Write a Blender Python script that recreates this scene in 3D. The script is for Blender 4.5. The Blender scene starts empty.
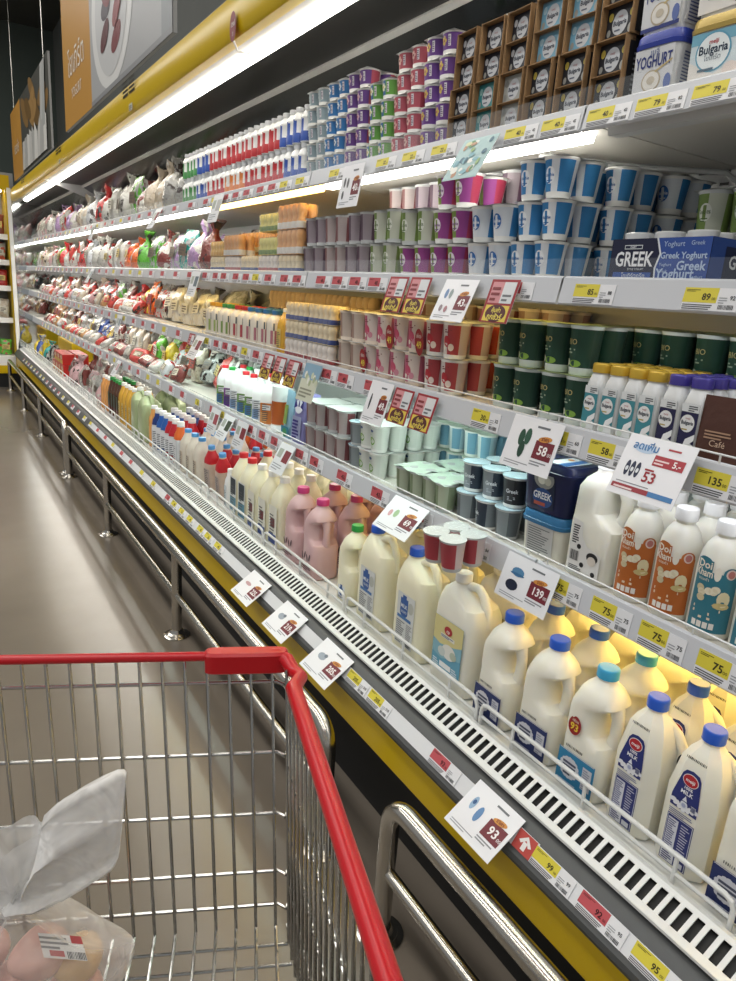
import bpy, math, random
from math import sin, cos, pi, radians
from mathutils import Vector, Matrix
rnd = random.Random(7)
S = bpy.context.scene
COL = S.collection
# ------------------------------------------------------------------ materials
MATS = {}
def lin(h):
    h = h.lstrip('#'); v = [int(h[i:i+2], 16)/255 for i in (0, 2, 4)]
    return [c/12.92 if c <= .04045 else ((c+.055)/1.055)**2.4 for c in v]
def pmat(name, hexc, rough=.5, metal=0., noise=0., nscale=20., bump=0., coat=0., sss=0., alpha=1., emit=None, es=0., spec=.5):
    if name in MATS: return MATS[name]
    m = bpy.data.materials.new(name); m.use_nodes = True
    nt = m.node_tree; b = nt.nodes['Principled BSDF']
    c = lin(hexc)+[1]
    b.inputs['Base Color'].default_value = c
    b.inputs['Roughness'].default_value = rough
    b.inputs['Metallic'].default_value = metal
    b.inputs['Coat Weight'].default_value = coat
    b.inputs['Specular IOR Level'].default_value = spec
    if sss:
        b.inputs['Subsurface Weight'].default_value = sss
        b.inputs['Subsurface Radius'].default_value = (.9, .8, .55)
        b.inputs['Subsurface Scale'].default_value = .03
    if alpha < 1: b.inputs['Alpha'].default_value = alpha
    if emit:
        b.inputs['Emission Color'].default_value = lin(emit)+[1]
        b.inputs['Emission Strength'].default_value = es
    if noise or bump:
        tc = nt.nodes.new('ShaderNodeTexCoord'); n = nt.nodes.new('ShaderNodeTexNoise')
        n.inputs['Scale'].default_value = nscale; n.inputs['Detail'].default_value = 5
        nt.links.new(tc.outputs['Object'], n.inputs['Vector'])
        if noise:
            mx = nt.nodes.new('ShaderNodeMix'); mx.data_type = 'RGBA'
            mx.inputs['A'].default_value = [x*(1-noise) for x in c[:3]]+[1]
            mx.inputs['B'].default_value = [min(1, x*(1+noise)) for x in c[:3]]+[1]
            nt.links.new(n.outputs['Fac'], mx.inputs['Factor'])
            nt.links.new(mx.outputs['Result'], b.inputs['Base Color'])
        if bump:
            bp = nt.nodes.new('ShaderNodeBump'); bp.inputs['Strength'].default_value = bump; bp.inputs['Distance'].default_value = .01
            nt.links.new(n.outputs['Fac'], bp.inputs['Height']); nt.links.new(bp.outputs['Normal'], b.inputs['Normal'])
    MATS[name] = m
    return m
def col(h, rough=.42):
    n = 'print_'+h.lstrip('#')
    if n in MATS: return MATS[n]
    v = [int(h.lstrip('#')[i:i+2], 16) for i in (0, 2, 4)]; g = .3*v[0]+.59*v[1]+.11*v[2]
    return pmat(n, '#%02x%02x%02x' % tuple(int((x+(g-x)*.16)*.97) for x in v), rough, spec=.4)
def film(name, hexc, fac, rough=.12, edge=.5):
    """thin clear plastic: mostly see-through, with a glossy skin"""
    if name in MATS: return MATS[name]
    m = bpy.data.materials.new(name); m.use_nodes = True; nt = m.node_tree
    b = nt.nodes['Principled BSDF']; b.inputs['Base Color'].default_value = lin(hexc)+[1]; b.inputs['Roughness'].default_value = rough
    t = nt.nodes.new('ShaderNodeBsdfTransparent'); mx = nt.nodes.new('ShaderNodeMixShader')
    lw = nt.nodes.new('ShaderNodeLayerWeight'); lw.inputs['Blend'].default_value = .35
    mr = nt.nodes.new('ShaderNodeMapRange'); mr.inputs['To Min'].default_value = fac; mr.inputs['To Max'].default_value = min(.95, fac+edge)
    nt.links.new(lw.outputs['Facing'], mr.inputs['Value']); nt.links.new(mr.outputs['Result'], mx.inputs['Fac'])
    nt.links.new(t.outputs[0], mx.inputs[1]); nt.links.new(b.outputs[0], mx.inputs[2])
    nt.links.new(mx.outputs[0], nt.nodes['Material Output'].inputs['Surface'])
    MATS[name] = m
    return m
def bagmat(name, second, scale, thr, rough=.22):
    """printed plastic bag: the object's own colour broken by blotches of a second colour, for print and for painted glare"""
    m = bpy.data.materials.new(name); m.use_nodes = True; nt = m.node_tree; b = nt.nodes['Principled BSDF']
    oi = nt.nodes.new('ShaderNodeObjectInfo'); tc = nt.nodes.new('ShaderNodeTexCoord')
    ad = nt.nodes.new('ShaderNodeVectorMath'); ad.operation = 'ADD'
    nt.links.new(tc.outputs['Object'], ad.inputs[0]); nt.links.new(oi.outputs['Random'], ad.inputs[1])
    n = nt.nodes.new('ShaderNodeTexNoise'); n.inputs['Scale'].default_value = scale; n.inputs['Detail'].default_value = 3
    nt.links.new(ad.outputs[0], n.inputs['Vector'])
    r = nt.nodes.new('ShaderNodeValToRGB'); r.color_ramp.interpolation = 'CONSTANT'
    r.color_ramp.elements[0].color = (0, 0, 0, 1); r.color_ramp.elements[1].position = thr; r.color_ramp.elements[1].color = (1, 1, 1, 1)
    nt.links.new(n.outputs['Fac'], r.inputs['Fac'])
    v = nt.nodes.new('ShaderNodeTexVoronoi'); v.inputs['Scale'].default_value = scale*2.2
    nt.links.new(ad.outputs[0], v.inputs['Vector'])
    r2 = nt.nodes.new('ShaderNodeValToRGB'); r2.color_ramp.elements[0].color = (.25, .25, .25, 1); r2.color_ramp.elements[0].position = .12
    r2.color_ramp.elements[1].position = .3; r2.color_ramp.elements[1].color = (1, 1, 1, 1)
    nt.links.new(v.outputs['Distance'], r2.inputs['Fac'])
    mx = nt.nodes.new('ShaderNodeMix'); mx.data_type = 'RGBA'
    nt.links.new(r.outputs['Color'], mx.inputs['Factor']); nt.links.new(oi.outputs['Color'], mx.inputs['A']); mx.inputs['B'].default_value = lin(second)+[1]
    ml = nt.nodes.new('ShaderNodeMix'); ml.data_type = 'RGBA'; ml.blend_type = 'MULTIPLY'; ml.inputs['Factor'].default_value = .55
    nt.links.new(mx.outputs['Result'], ml.inputs['A']); nt.links.new(r2.outputs['Color'], ml.inputs['B'])
    nt.links.new(ml.outputs['Result'], b.inputs['Base Color'])
    b.inputs['Roughness'].default_value = rough; b.inputs['Coat Weight'].default_value = .4; b.inputs['Coat Roughness'].default_value = .12
    n2 = nt.nodes.new('ShaderNodeTexNoise'); n2.inputs['Scale'].default_value = 38; n2.inputs['Distortion'].default_value = 1.5
    nt.links.new(ad.outputs[0], n2.inputs['Vector'])
    bp = nt.nodes.new('ShaderNodeBump'); bp.inputs['Strength'].default_value = .55; bp.inputs['Distance'].default_value = .012
    nt.links.new(n2.outputs['Fac'], bp.inputs['Height']); nt.links.new(bp.outputs['Normal'], b.inputs['Normal'])
    MATS[name] = m
    return m

WHITE = pmat('white_plastic', '#e9e9e6', .35)
ENAMEL = pmat('white_enamel', '#dcdedc', .3, noise=.03, nscale=8)
GREYM = pmat('grey_enamel', '#a9abab', .4, noise=.05, nscale=6)
STEEL = pmat('stainless_steel', '#c6c2ba', .22, 1., noise=.06, nscale=14)
WIRE = pmat('chromed_wire', '#b9b8b4', .2, 1.)
RUBBER = pmat('grey_rubber', '#4a4c4d', .5, noise=.1, nscale=30)
BLACKP = pmat('black_panel', '#141414', .6, noise=.2, nscale=5)
YELLOW = pmat('yellow_enamel', '#d2b000', .32, noise=.04, nscale=4)
REDP = pmat('red_plastic', '#c0131f', .32, noise=.05, nscale=9)
MILK = pmat('milk_white_plastic', '#e9e7da', .34, sss=.35)
MILKY = pmat('cream_milk_plastic', '#eae6cb', .34, sss=.35)
PINK = pmat('pink_milk_plastic', '#cfadae', .36, sss=.3)
ACRYL = film('clear_acrylic', '#dfe6ea', .02, edge=.14)
SHRINK = film('shrink_wrap', '#ffffff', .02, .1, .22)
CARTON = pmat('brown_cardboard', '#8d6f4c', .8, noise=.1, nscale=40)
FOIL = pmat('foil_lid', '#e4e6e6', .28, .35, noise=.05, nscale=60, bump=.25)

# ------------------------------------------------------------------ mesh building
def sgnp(v, p): return math.copysign(abs(v)**p, v)
class MB:
    def __init__(s): s.v = []; s.f = []; s.k = []; s.mats = []
    def mi(s, m):
        for i, x in enumerate(s.mats):
            if x is m: return i
        s.mats.append(m); return len(s.mats)-1
    def add(s, vs, fs, m):
        o = len(s.v); s.v += [tuple(x) for x in vs]
        if isinstance(m, list): s.k += [s.mi(x) for x in m]
        else: s.k += [s.mi(m)]*len(fs)
        s.f += [[i+o for i in f] for f in fs]
        return s
    def box(s, x0, x1, y0, y1, z0, z1, m, M=None):
        vs = [Vector((x, y, z)) for x in (x0, x1) for y in (y0, y1) for z in (z0, z1)]
        if M: vs = [M @ v for v in vs]
        return s.add(vs, [(0, 1, 3, 2), (4, 6, 7, 5), (0, 4, 5, 1), (2, 3, 7, 6), (0, 2, 6, 4), (1, 5, 7, 3)], m)
    def loft(s, secs, n, m, cap0=True, cap1=True, capm=None, fn=None):
        """secs: (z, hx, hy, e, cx, cy); rounded-rectangle / ellipse rings joined into a skin"""
        vs = []; fs = []; ms = []
        for q in secs:
            z, hx, hy = q[:3]; e = q[3] if len(q) > 3 else 2; cx = q[4] if len(q) > 4 else 0; cy = q[5] if len(q) > 5 else 0
            for i in range(n):
                t = 2*pi*(i+.5)/n
                vs.append((cx+hx*sgnp(cos(t), 2/e), cy+hy*sgnp(sin(t), 2/e), z))
        for r in range(len(secs)-1):
            for i in range(n):
                j = (i+1) % n
                fs.append((r*n+i, r*n+j, (r+1)*n+j, (r+1)*n+i))
                ms.append(fn(i, r) if fn else m)
        if cap0: fs.append(tuple(reversed(range(n)))); ms.append(capm or m)
        if cap1: fs.append(tuple((len(secs)-1)*n+i for i in range(n))); ms.append(capm or m)
        return s.add(vs, fs, ms)
    def tube(s, path, r, n, m, closed=False):
        P = [Vector(p) for p in path]; N = len(P); vs = []; fs = []
        u = None
        for i in range(N):
            a = P[i-1] if (i > 0 or closed) else P[i]; b = P[(i+1) % N] if (i < N-1 or closed) else P[i]
            d = (b-a).normalized()
            if u is None: u = d.orthogonal().normalized()
            u = (u-d*u.dot(d)).normalized(); w = d.cross(u)
            rr = r[i] if isinstance(r, (list, tuple)) else r
            vs += [P[i]+rr*(cos(2*pi*k/n)*u+sin(2*pi*k/n)*w) for k in range(n)]
        for i in range(N if closed else N-1):
            for k in range(n):
                fs.append((i*n+k, i*n+(k+1) % n, ((i+1) % N)*n+(k+1) % n, ((i+1) % N)*n+k))
        if not closed: fs += [tuple(reversed(range(n))), tuple((N-1)*n+k for k in range(n))]
        return s.add(vs, fs, m)
    def prof(s, pts, y0, y1, m, axis='y', closed=True):
        """extrude an outline: (x,z) points along y"""
        n = len(pts); vs = [(p[0], y0, p[1]) for p in pts]+[(p[0], y1, p[1]) for p in pts]
        fs = [(i, (i+1) % n, n+(i+1) % n, n+i) for i in range(n if closed else n-1)]
        if closed: fs += [tuple(reversed(range(n))), tuple(range(n, 2*n))]
        return s.add(vs, fs, m)
    def mesh(s, name, smooth=32):
        me = bpy.data.meshes.new(name); me.from_pydata(s.v, [], s.f)
        for m in s.mats: me.materials.append(m)
        me.polygons.foreach_set('material_index', s.k)
        if smooth:
            me.polygons.foreach_set('use_smooth', [True]*len(s.f)); me.set_sharp_from_angle(angle=radians(smooth))
        me.update(); return me
    def obj(s, name, parent=None, loc=None, smooth=32):
        o = bpy.data.objects.new(name, s.mesh(name, smooth)); COL.objects.link(o)
        if parent: o.parent = parent
        if loc: o.location = loc
        return o

# ------------------------------------------------------------------ scene bookkeeping
def tag(o, label, cat, group=None):
    o['label'] = label; o['category'] = cat
    if group: o['group'] = group
    return o
def thing(name, label, cat, loc=(0, 0, 0), rz=0, group=None):
    o = bpy.data.objects.new(name, None); COL.objects.link(o); o.empty_display_size = .02
    o.location = loc; o.rotation_euler = (0, 0, rz)
    return tag(o, label, cat, group)
def struct(o): o['kind'] = 'structure'; return o
def kids(o): return [c for c in o.children]
def dup(o, loc, rot=(0, 0, 0), label=None, group=None, color=None):
    c = o.copy(); COL.objects.link(c); c.location = loc; c.rotation_euler = rot
    if label: c['label'] = label
    if group: c['group'] = group
    if color: c.color = color
    def rec(src, dst):
        for ch in kids(src):
            d = ch.copy(); COL.objects.link(d); d.parent = dst
            if color: d.color = color
            rec(ch, d)
    rec(o, c)
    return c
def kill(o):
    for ch in kids(o): kill(ch)
    bpy.data.objects.remove(o)
class Kind:
    """a prototype that is copied wherever it stands and then dropped"""
    all = []
    def __init__(s, root): s.root = root; Kind.all.append(s); s.n = root.name.split('.')[0]; root['category'] = s.n.split('_')[-1]
    def put(s, loc, rot=(0, 0, 0), label=None, group=None, color=None, scale=None):
        if isinstance(rot, (int, float)): rot = (0, 0, rot)
        o = dup(s.root, loc, rot, label, group, color); o.name = s.n
        if scale: o.scale = scale
        return o
ORD = ['', 'first', 'second', 'third', 'fourth', 'fifth', 'sixth', 'seventh', 'eighth', 'ninth', 'tenth', 'eleventh', 'twelfth',
       'thirteenth', 'fourteenth', 'fifteenth', 'sixteenth', 'seventeenth', 'eighteenth', 'nineteenth', 'twentieth']
def nth(i):
    if i < len(ORD): return ORD[i]
    t = {2: 'twenty', 3: 'thirty', 4: 'forty', 5: 'fifty'}[i//10]
    return t+'-'+ORD[i % 10] if i % 10 else {30: 'thirtieth', 40: 'fortieth', 50: 'fiftieth'}[i]
def tierword(t, n):
    return '' if n == 1 else ('bottom' if t == 0 else 'top' if t == n-1 else nth(t+1))+' tier, '

def settle(o, z, xmin=None):
    """lower or lift a thing until its lowest point stands on height z (and its front clears xmin)"""
    R = o.rotation_euler.to_matrix(); s = o.scale
    vs = [R @ Vector((v.co.x*s.x, v.co.y*s.y, v.co.z*s.z)) for v in o.data.vertices]
    o.location.z = z-min(v.z for v in vs)+.0006
    if xmin is not None: o.location.x = max(o.location.x, xmin-min(v.x for v in vs))
    return o
# ------------------------------------------------------------------ printed art (flat shapes, lettering)
TX = {}
def textmesh(s, bold):
    if (s, bold) in TX: return TX[(s, bold)]
    c = bpy.data.curves.new('t', 'FONT'); c.body = s; c.resolution_u = 2; c.offset = .022 if bold else 0
    o = bpy.data.objects.new('t', c); COL.objects.link(o)
    dg = bpy.context.evaluated_depsgraph_get(); dg.update()
    m = bpy.data.meshes.new_from_object(o.evaluated_get(dg))
    vs = [(v.co.x, v.co.y) for v in m.vertices]; fs = [tuple(p.vertices) for p in m.polygons]
    bpy.data.objects.remove(o); bpy.data.curves.remove(c); bpy.data.meshes.remove(m)
    w = max([v[0] for v in vs] or [1])
    TX[(s, bold)] = (vs, fs, w)
    return TX[(s, bold)]
class Art:
    def __init__(s): s.items = []
    def raw(s, vs, fs, c, l): s.items.append((vs, fs, col(c) if isinstance(c, str) else c, l)); return s
    def rect(s, x0, y0, x1, y1, c, l=1, n=1):
        vs = []; fs = []
        for i in range(n+1):
            x = x0+(x1-x0)*i/n; vs += [(x, y0), (x, y1)]
        for i in range(n): fs.append((2*i, 2*i+2, 2*i+3, 2*i+1))
        return s.raw(vs, fs, c, l)
    def poly(s, pts, c, l=1): return s.raw(pts, [tuple(range(len(pts)))], c, l)
    def ell(s, cx, cy, rx, ry, c, l=1, n=18, rot=0):
        cr, sr = cos(rot), sin(rot); p = []
        for i in range(n):
            a, b = rx*cos(2*pi*i/n), ry*sin(2*pi*i/n); p.append((cx+a*cr-b*sr, cy+a*sr+b*cr))
        return s.poly(p, c, l)
    def text(s, t, x, y, h, c, l=3, al='c', bold=False, maxw=None, slant=0):
        vs, fs, w = textmesh(t, bold); k = h/.72
        kx = k if not maxw or w*k <= maxw else maxw/w
        ox = x-(w*kx/2 if al == 'c' else w*kx if al == 'r' else 0)
        return s.raw([(ox+a*kx+b*k*slant, y+b*k) for a, b in vs], fs, c, l)
    def lines(s, x0, y0, x1, y1, n, c, l=2, fill=.5, seed=1):
        r = random.Random(seed); dy = (y1-y0)/n
        for i in range(n):
            s.rect(x0, y0+i*dy, x0+(x1-x0)*r.uniform(.55, 1), y0+(i+fill)*dy, c, l)
        return s
    def bars(s, x0, y0, x1, y1, n, c='#222222', l=2):
        r = random.Random(n); dx = (x1-x0)/n
        for i in range(n): s.rect(x0+i*dx, y0, x0+(i+r.uniform(.3, .75))*dx, y1, c, l)
        return s
    def build(s, name, parent, f, eps=.0004, base=None):
        mb = base or MB()
        for i, (vs, fs, m, l) in enumerate(s.items):
            mb.add([f(x, y, (l+i*.03)*eps) for x, y in vs], fs, m)
        return mb.obj(name, parent, smooth=0)
def flat(O, R, U):
    O, R, U = Vector(O), Vector(R).normalized(), Vector(U).normalized(); N = R.cross(U)
    return lambda x, y, e: O+x*R+y*U+e*N
def front(x0, z0=0., lean=0.):
    """front face of a thing, seen from the aisle: right is -y, up is z"""
    return lambda x, y, e: (x0+lean*y-e, -x, z0+y)
def roundf(rfn, a0=0., z0=0.):
    """wrap on a round body: rfn(z) is the radius; a0 turns the label"""
    def f(x, y, e):
        r = rfn(y+z0)+.0004+e; a = a0+x/rfn(.5*(y+z0)+.02)
        return (-r*cos(a), -r*sin(a), y+z0)
    return f
# ------------------------------------------------------------------ camera
F = 700.
Rm = ((.85397818, -.08265321, .51370197), (-.51583122, -.26373763, .81508319), (.0681133, -.96104678, -.26786129))
cam = bpy.data.cameras.new('camera'); co = bpy.data.objects.new('camera', cam); COL.objects.link(co)
cam.sensor_fit = 'VERTICAL'; cam.sensor_height = 36; cam.lens = F/981*36; cam.clip_start = .05
M4 = Matrix.Identity(4)
for i in range(3):
    M4[i][0] = Rm[i][0]; M4[i][1] = -Rm[i][1]; M4[i][2] = -Rm[i][2]
M4[0][3], M4[1][3], M4[2][3] = 0, 0, 1.6
co.matrix_world = M4; S.camera = co

# ------------------------------------------------------------------ room shell
Y0, Y1 = -.72, 11.02           # the run of the display case along the aisle
FL = pmat('polished_concrete', '#756d63', .3, noise=.12, nscale=3.5)
nt = FL.node_tree; b = nt.nodes['Principled BSDF']
n = nt.nodes.new('ShaderNodeTexNoise'); n.inputs['Scale'].default_value = 1.3; n.inputs['Detail'].default_value = 8
mr = nt.nodes.new('ShaderNodeMapRange'); mr.inputs['To Min'].default_value = .2; mr.inputs['To Max'].default_value = .22
nt.links.new(n.outputs['Fac'], mr.inputs['Value']); nt.links.new(mr.outputs['Result'], b.inputs['Roughness'])
struct(MB().box(-5, 2.2, -3, 14.1, -.1, 0, FL).obj('floor'))
struct(MB().box(-5, 2.2, -3, 14.1, 5.4, 5.5, pmat('dark_ceiling', '#4b4b47', .8, noise=.15, nscale=2)).obj('ceiling'))
struct(MB().box(-5, 2.2, 14, 14.1, 0, 5.4, pmat('dark_wall', '#56605a', .7, noise=.1, nscale=2)).obj('wall_far'))
struct(MB().box(2.1, 2.2, -3, 14, 0, 5.4, pmat('grey_wall', '#6e706c', .7, noise=.1, nscale=2)).obj('wall_right'))

# ------------------------------------------------------------------ the open refrigerated case
case = thing('refrigerated_display_case', 'long open-front refrigerated case with yellow canopy and white vent grille', 'fridge', (0, 0, 0))
XB = 1.75
m = MB().box(XB, XB+.05, Y0, Y1, .3, 2.75, GREYM)
for i in range(11):            # rows of punched slots seen in the open corner
    for j in range(9): m.box(XB-.0005, XB+.001, .72+i*.065, .745+i*.065, 1.72+j*.03, 1.727+j*.03, BLACKP)
m.obj('back_panel', case)
MB().prof([(1.1, 0), (1.75, 0), (1.75, .42), (1.03, .42), (1.03, .34), (1.1, .34)], Y0, Y1, BLACKP).obj('base', case)
MB().prof([(.992, .335), (1.03, .335), (1.03, .455), (.992, .455), (.985, .445), (.985, .345)], Y0, Y1, YELLOW).obj('yellow_stripe', case)
m = MB()
m.prof([(1.03, .455), (.975, .455), (.963, .462), (.958, .474), (.960, .486), (.968, .494), (.990, .5255), (.998, .531), (1.013, .5395), (1.03, .541)], Y0, Y1, RUBBER)
m.obj('bumper', case)
MB().prof([(.9672, .4945), (.9690, .4940), (.9908, .5254), (.9892, .5260)], Y0, 5.6, pmat('tag_strip_white', '#dfe1e4', .3)).obj('tag_strip', case)
m = MB()
m.prof([(1.0165, .5505), (1.036, .5535), (1.0375, .556), (1.035, .558), (1.0165, .5565)], Y0, Y1, ENAMEL)
m.prof([(1.0765, .5785), (1.086, .5835), (1.105, .574), (1.105, .55), (1.0985, .55), (1.0985, .57), (1.086, .580), (1.0775, .5765)], Y0, Y1, ENAMEL)
y = Y0+.006
while y < Y1-.02:              # webs between the slots of the air grille
    m.add([(1.0355, y, .5555), (1.0355, y+.0095, .5555), (1.078, y+.0095, .5795), (1.078, y, .5795),
           (1.0365, y, .5535), (1.0365, y+.0095, .5535), (1.079, y+.0095, .5775), (1.079, y, .5775)],
          [(0, 3, 2, 1), (4, 5, 6, 7), (0, 1, 5, 4), (2, 3, 7, 6), (1, 2, 6, 5), (3, 0, 4, 7)], ENAMEL)
    y += .025
m.obj('air_grille', case)
MB().prof([(1.03, .5), (1.094, .5), (1.094, .5675), (1.084, .569), (1.079, .568), (1.04, .5455), (1.036, .5425), (1.03, .535)], Y0, Y1, BLACKP).obj('air_duct', case)
MB().prof([(1.098, .42), (1.75, .42), (1.75, .56), (1.098, .56)], Y0, Y1, ENAMEL).obj('deck', case)
# canopy: bulged yellow fascia, grey underside, lamp, dark soffit, white trim, dark mirror panel
fas = [(1.095, 2.4825), (1.055, 2.4815), (1.046, 2.494), (1.04, 2.525), (1.038, 2.565), (1.046, 2.61), (1.066, 2.645), (1.095, 2.655)]
fo = MB().prof(fas, Y0, Y1, YELLOW).obj('yellow_fascia', case)
MB().prof([(1.07, 2.482), (1.15, 2.486), (1.15, 2.52), (1.07, 2.52)], Y0, Y1, pmat('brushed_underside', '#98948d', .4, .15, noise=.12, nscale=9)).obj('canopy_underside', case)
MB().prof([(1.19, 2.462), (1.40, 2.462), (1.40, 2.50), (1.19, 2.50)], Y0, Y1, pmat('soffit_dark', '#2f2f30', .4, .2, noise=.2, nscale=4)).obj('soffit', case)
MB().prof([(1.395, 2.452), (1.415, 2.440), (1.42, 2.452), (1.402, 2.465)], Y0, Y1, WHITE).obj('soffit_trim', case)
MB().prof([(1.41, 2.446), (1.75, 2.27), (1.75, 2.29), (1.415, 2.466)], Y0, Y1, pmat('dark_mirror', '#4e5358', .16, .75, noise=.2, nscale=6)).obj('mirror_panel', case)
MB().prof([(1.08, 2.5), (1.80, 2.5), (1.80, 2.66), (1.08, 2.66)], Y0, Y1, GREYM).obj('canopy_top', case)
PANEL = pmat('end_panel_white', '#d9dadb', .4, noise=.03)
for yy in (Y0-.03, Y1):
    MB().prof([(1.04, .3), (1.8, .3), (1.8, 2.64), (1.05, 2.64), (1.05, 2.4), (1.05, 1.9), (1.05, .75), (1.02, .57)], yy, yy+.03, PANEL if yy < 0 else pmat('mirror_end', '#c4c9cb', .06, 1.)).obj('end_panel', case)
MB().prof([(1.05, 2.475), (1.73, 2.475), (1.73, 2.35), (1.42, 2.36)], 7.98, 8.0, PANEL).obj('divider_panel', case)
MB().box(1.0, 1.045, Y1, Y1+.04, .3, 2.64, WHITE).obj('white_post', case)
# fascia stickers
a = Art()
for yy, k in ((4.4, 1), (6.9, 2), (9.55, 3)):
    for q in range(2):
        for r in range(4): a.rect(-yy-.14+q*.15, .015+r*.022, -yy-.02+q*.15, .027+r*.022, '#2a2305')
    a.rect(-yy-.01, -.07, -yy+.07, -.035, '#d8d2b4'); a.lines(-yy-.005, -.068, -yy+.06, -.04, 3, '#444444', 2)
a.build('printed_sticker', fo, flat((1.037, 0, 2.56), (0, -1, 0), (-.02, 0, 1)))
LEDW = pmat('led_tube_white', '#ffffff', emit='#fff8ea', es=10.)
m = MB()
for i in range(8):
    y = Y0+.02+i*1.41
    m.prof([(1.145, 2.484), (1.152, 2.468), (1.178, 2.455), (1.192, 2.462), (1.192, 2.485)], y, y+1.39, LEDW)
m.obj('canopy_lamp', case)
t = thing('oval_tag', 'small dark red oval sale tag hanging from the yellow canopy', 'tag', (1.03, 2.78, 2.508))
a = Art().ell(0, 0, .032, .05, '#8f1620', 1, 24).text('เซฟ', 0, .0, .02, '#f0e8e0', 2, maxw=.05).text('3', 0, -.03, .014, '#f0e8e0', 2)
o = a.build('disc', t, flat((0, 0, 0), (0, -1, 0), (0, 0, 1)), base=MB().box(0, .002, -.001, .001, -.001, .001, RUBBER))
MB().tube([(.004, 0, -.045), (.02, 0, -.075), (.06, 0, -.075), (.105, 0, -.04)], .004, 6, WHITE).obj('clip', t)

# shelves: four rows of 1.25 m modules, each with board, price rail, lamp
SH = {'top': (1.18, 2.0, .037), 'second': (1.18, 1.662, .043), 'third': (1.19, 1.345, .05), 'fourth': (1.22, .995, .055)}
SNAME = {'top': 'top shelf', 'second': 'second shelf', 'third': 'third shelf', 'fourth': 'fourth shelf'}
BRK = [-.1+1.25*i for i in range(-1, 10)]
LW = pmat('led_white', '#ffffff', emit='#fffaf0', es=8.)
LC = pmat('led_cool', '#ffffff', emit='#e8fff4', es=9.)
LY = pmat('led_warm', '#ffe9b0', emit='#ffd77c', es=5.)
LYS = pmat('led_deck', '#ffe9b0', emit='#ffd26a', es=20.)
LD = pmat('led_dim', '#ffffff', emit='#f3f6ff', es=3.5)
LOFF = pmat('led_tube_off', '#d6d8d8', .4)
LEDS = {'top': [LOFF, LOFF, LW, LY, LW, LW, LW, LW, LW, LW], 'second': [LOFF, LD, LY, LY, LY, LW, LW, LW, LW, LW],
        'third': [LD, LD, LC, LC, LC, LW, LW, LW, LW, LW], 'fourth': [LYS, LYS, LY, LW, LW, LW, LW, LW, LW, LW]}
SHELFM = pmat('shelf_enamel', '#d6d3cb', .34, noise=.04, nscale=7)
for sn, (xf, zt, rh) in SH.items():
    for i in range(10):
        y0 = max(BRK[i], Y0+.01); y1 = min(BRK[i+1], Y1-.005)
        if y1-y0 < .2: continue
        t = thing('fridge_shelf', f'{sn} shelf of the cold case, {nth(i)} section counted from the right', 'shelf', (0, y0, zt))
        L = y1-y0-.006
        MB().prof([(xf+.006, -.028), (XB-.01, -.035), (XB-.01, 0), (xf+.006, 0)], 0, L, SHELFM).obj('board', t)
        MB().prof([(xf-.004, -rh-.006), (xf+.001, -rh-.010), (xf+.012, -rh-.002), (xf+.02, -.002), (xf+.012, .008), (xf+.006, .004)], 0, L, pmat('price_rail_plastic', '#c9ccd1', .25)).obj('price_rail', t)
        led = LEDS[sn][i]
        if sn in ('top', 'second', 'third'):
            MB().prof([(xf+.04, -.031), (xf+.045, -.05), (xf+.075, -.05), (xf+.08, -.031)], .03, L-.03, led).obj('led_tube', t)
        else:
            MB().prof([(xf+.23, -.033), (xf+.235, -.048), (xf+.255, -.048), (xf+.26, -.033)], .03, L-.03, led).obj('led_tube', t)
        if sn in ('top', 'second'):
            MB().box(xf+.018, xf+.0195, 0, L, 0, .045, ACRYL).obj('clear_riser', t)
        else:
            m = MB().tube([(xf+.010, 0, .022), (xf+.010, L, .022)], .0022, 6, ENAMEL)
            for k in range(4): m.tube([(xf+.010, .03+k*(L-.06)/3, .002), (xf+.010, .03+k*(L-.06)/3, .022)], .002, 6, ENAMEL)
            m.obj('guard_wire', t)

# wire fences in front of the bottles on the deck
fp = thing('wire_fence', 'x', 'fence'); Lf = .69
def rect_path(z, L, r=.02):
    return [(0, .004, .001), (0, .004, z-r), (0, .004+r*.3, z-r*.3), (0, .004+r, z), (0, L-r-.004, z), (0, L-.004-r*.3, z-r*.3), (0, L-.004, z-r), (0, L-.004, .001)]
MB().tube(rect_path(.064, Lf), .0052, 10, ENAMEL).obj('top_wire', fp)
MB().tube([(0, .004, .026), (0, Lf-.004, .026)], .004, 8, ENAMEL).obj('lower_wire', fp)
for k in range(3): MB().tube([(0, .12+k*.225, .001), (0, .12+k*.225, .064)], .0046, 6, ENAMEL).obj('upright', fp)
kf = Kind(fp)
for i in range(16):
    y = .472+.7*(i-1)
    if y+.7 > Y1: break
    kf.put((1.118, y, .561), 0, f'white wire fence along the vent grille, {nth(i+1)} length from the near end', 'wire fences')

# cable coil on the punched back panel
t = thing('coiled_cable', 'grey coiled power cable hanging on the punched back panel under the top shelf', 'cable', (0, 0, 0))
pts = []
for k in range(40):
    q = k/39*2*pi*2.2; pts.append((1.735-.008*k/39, 1.005+.04*cos(q), 1.83+.04*sin(q)))
MB().tube(pts, .006, 6, GREYM).obj('coil', t)
MB().tube([(1.73, 1.05, 1.83), (1.715, 1.09, 1.9), (1.68, 1.14, 1.945), (1.5, 1.3, 1.952), (1.31, 1.4, 1.958)], .007, 6, GREYM).obj('lead', t)
MB().tube([(1.73, .96, 1.83), (1.72, .98, 1.90), (1.72, .8, 1.93), (1.72, .7, 1.88)], .006, 6, BLACKP).obj('black_lead', t)

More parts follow.
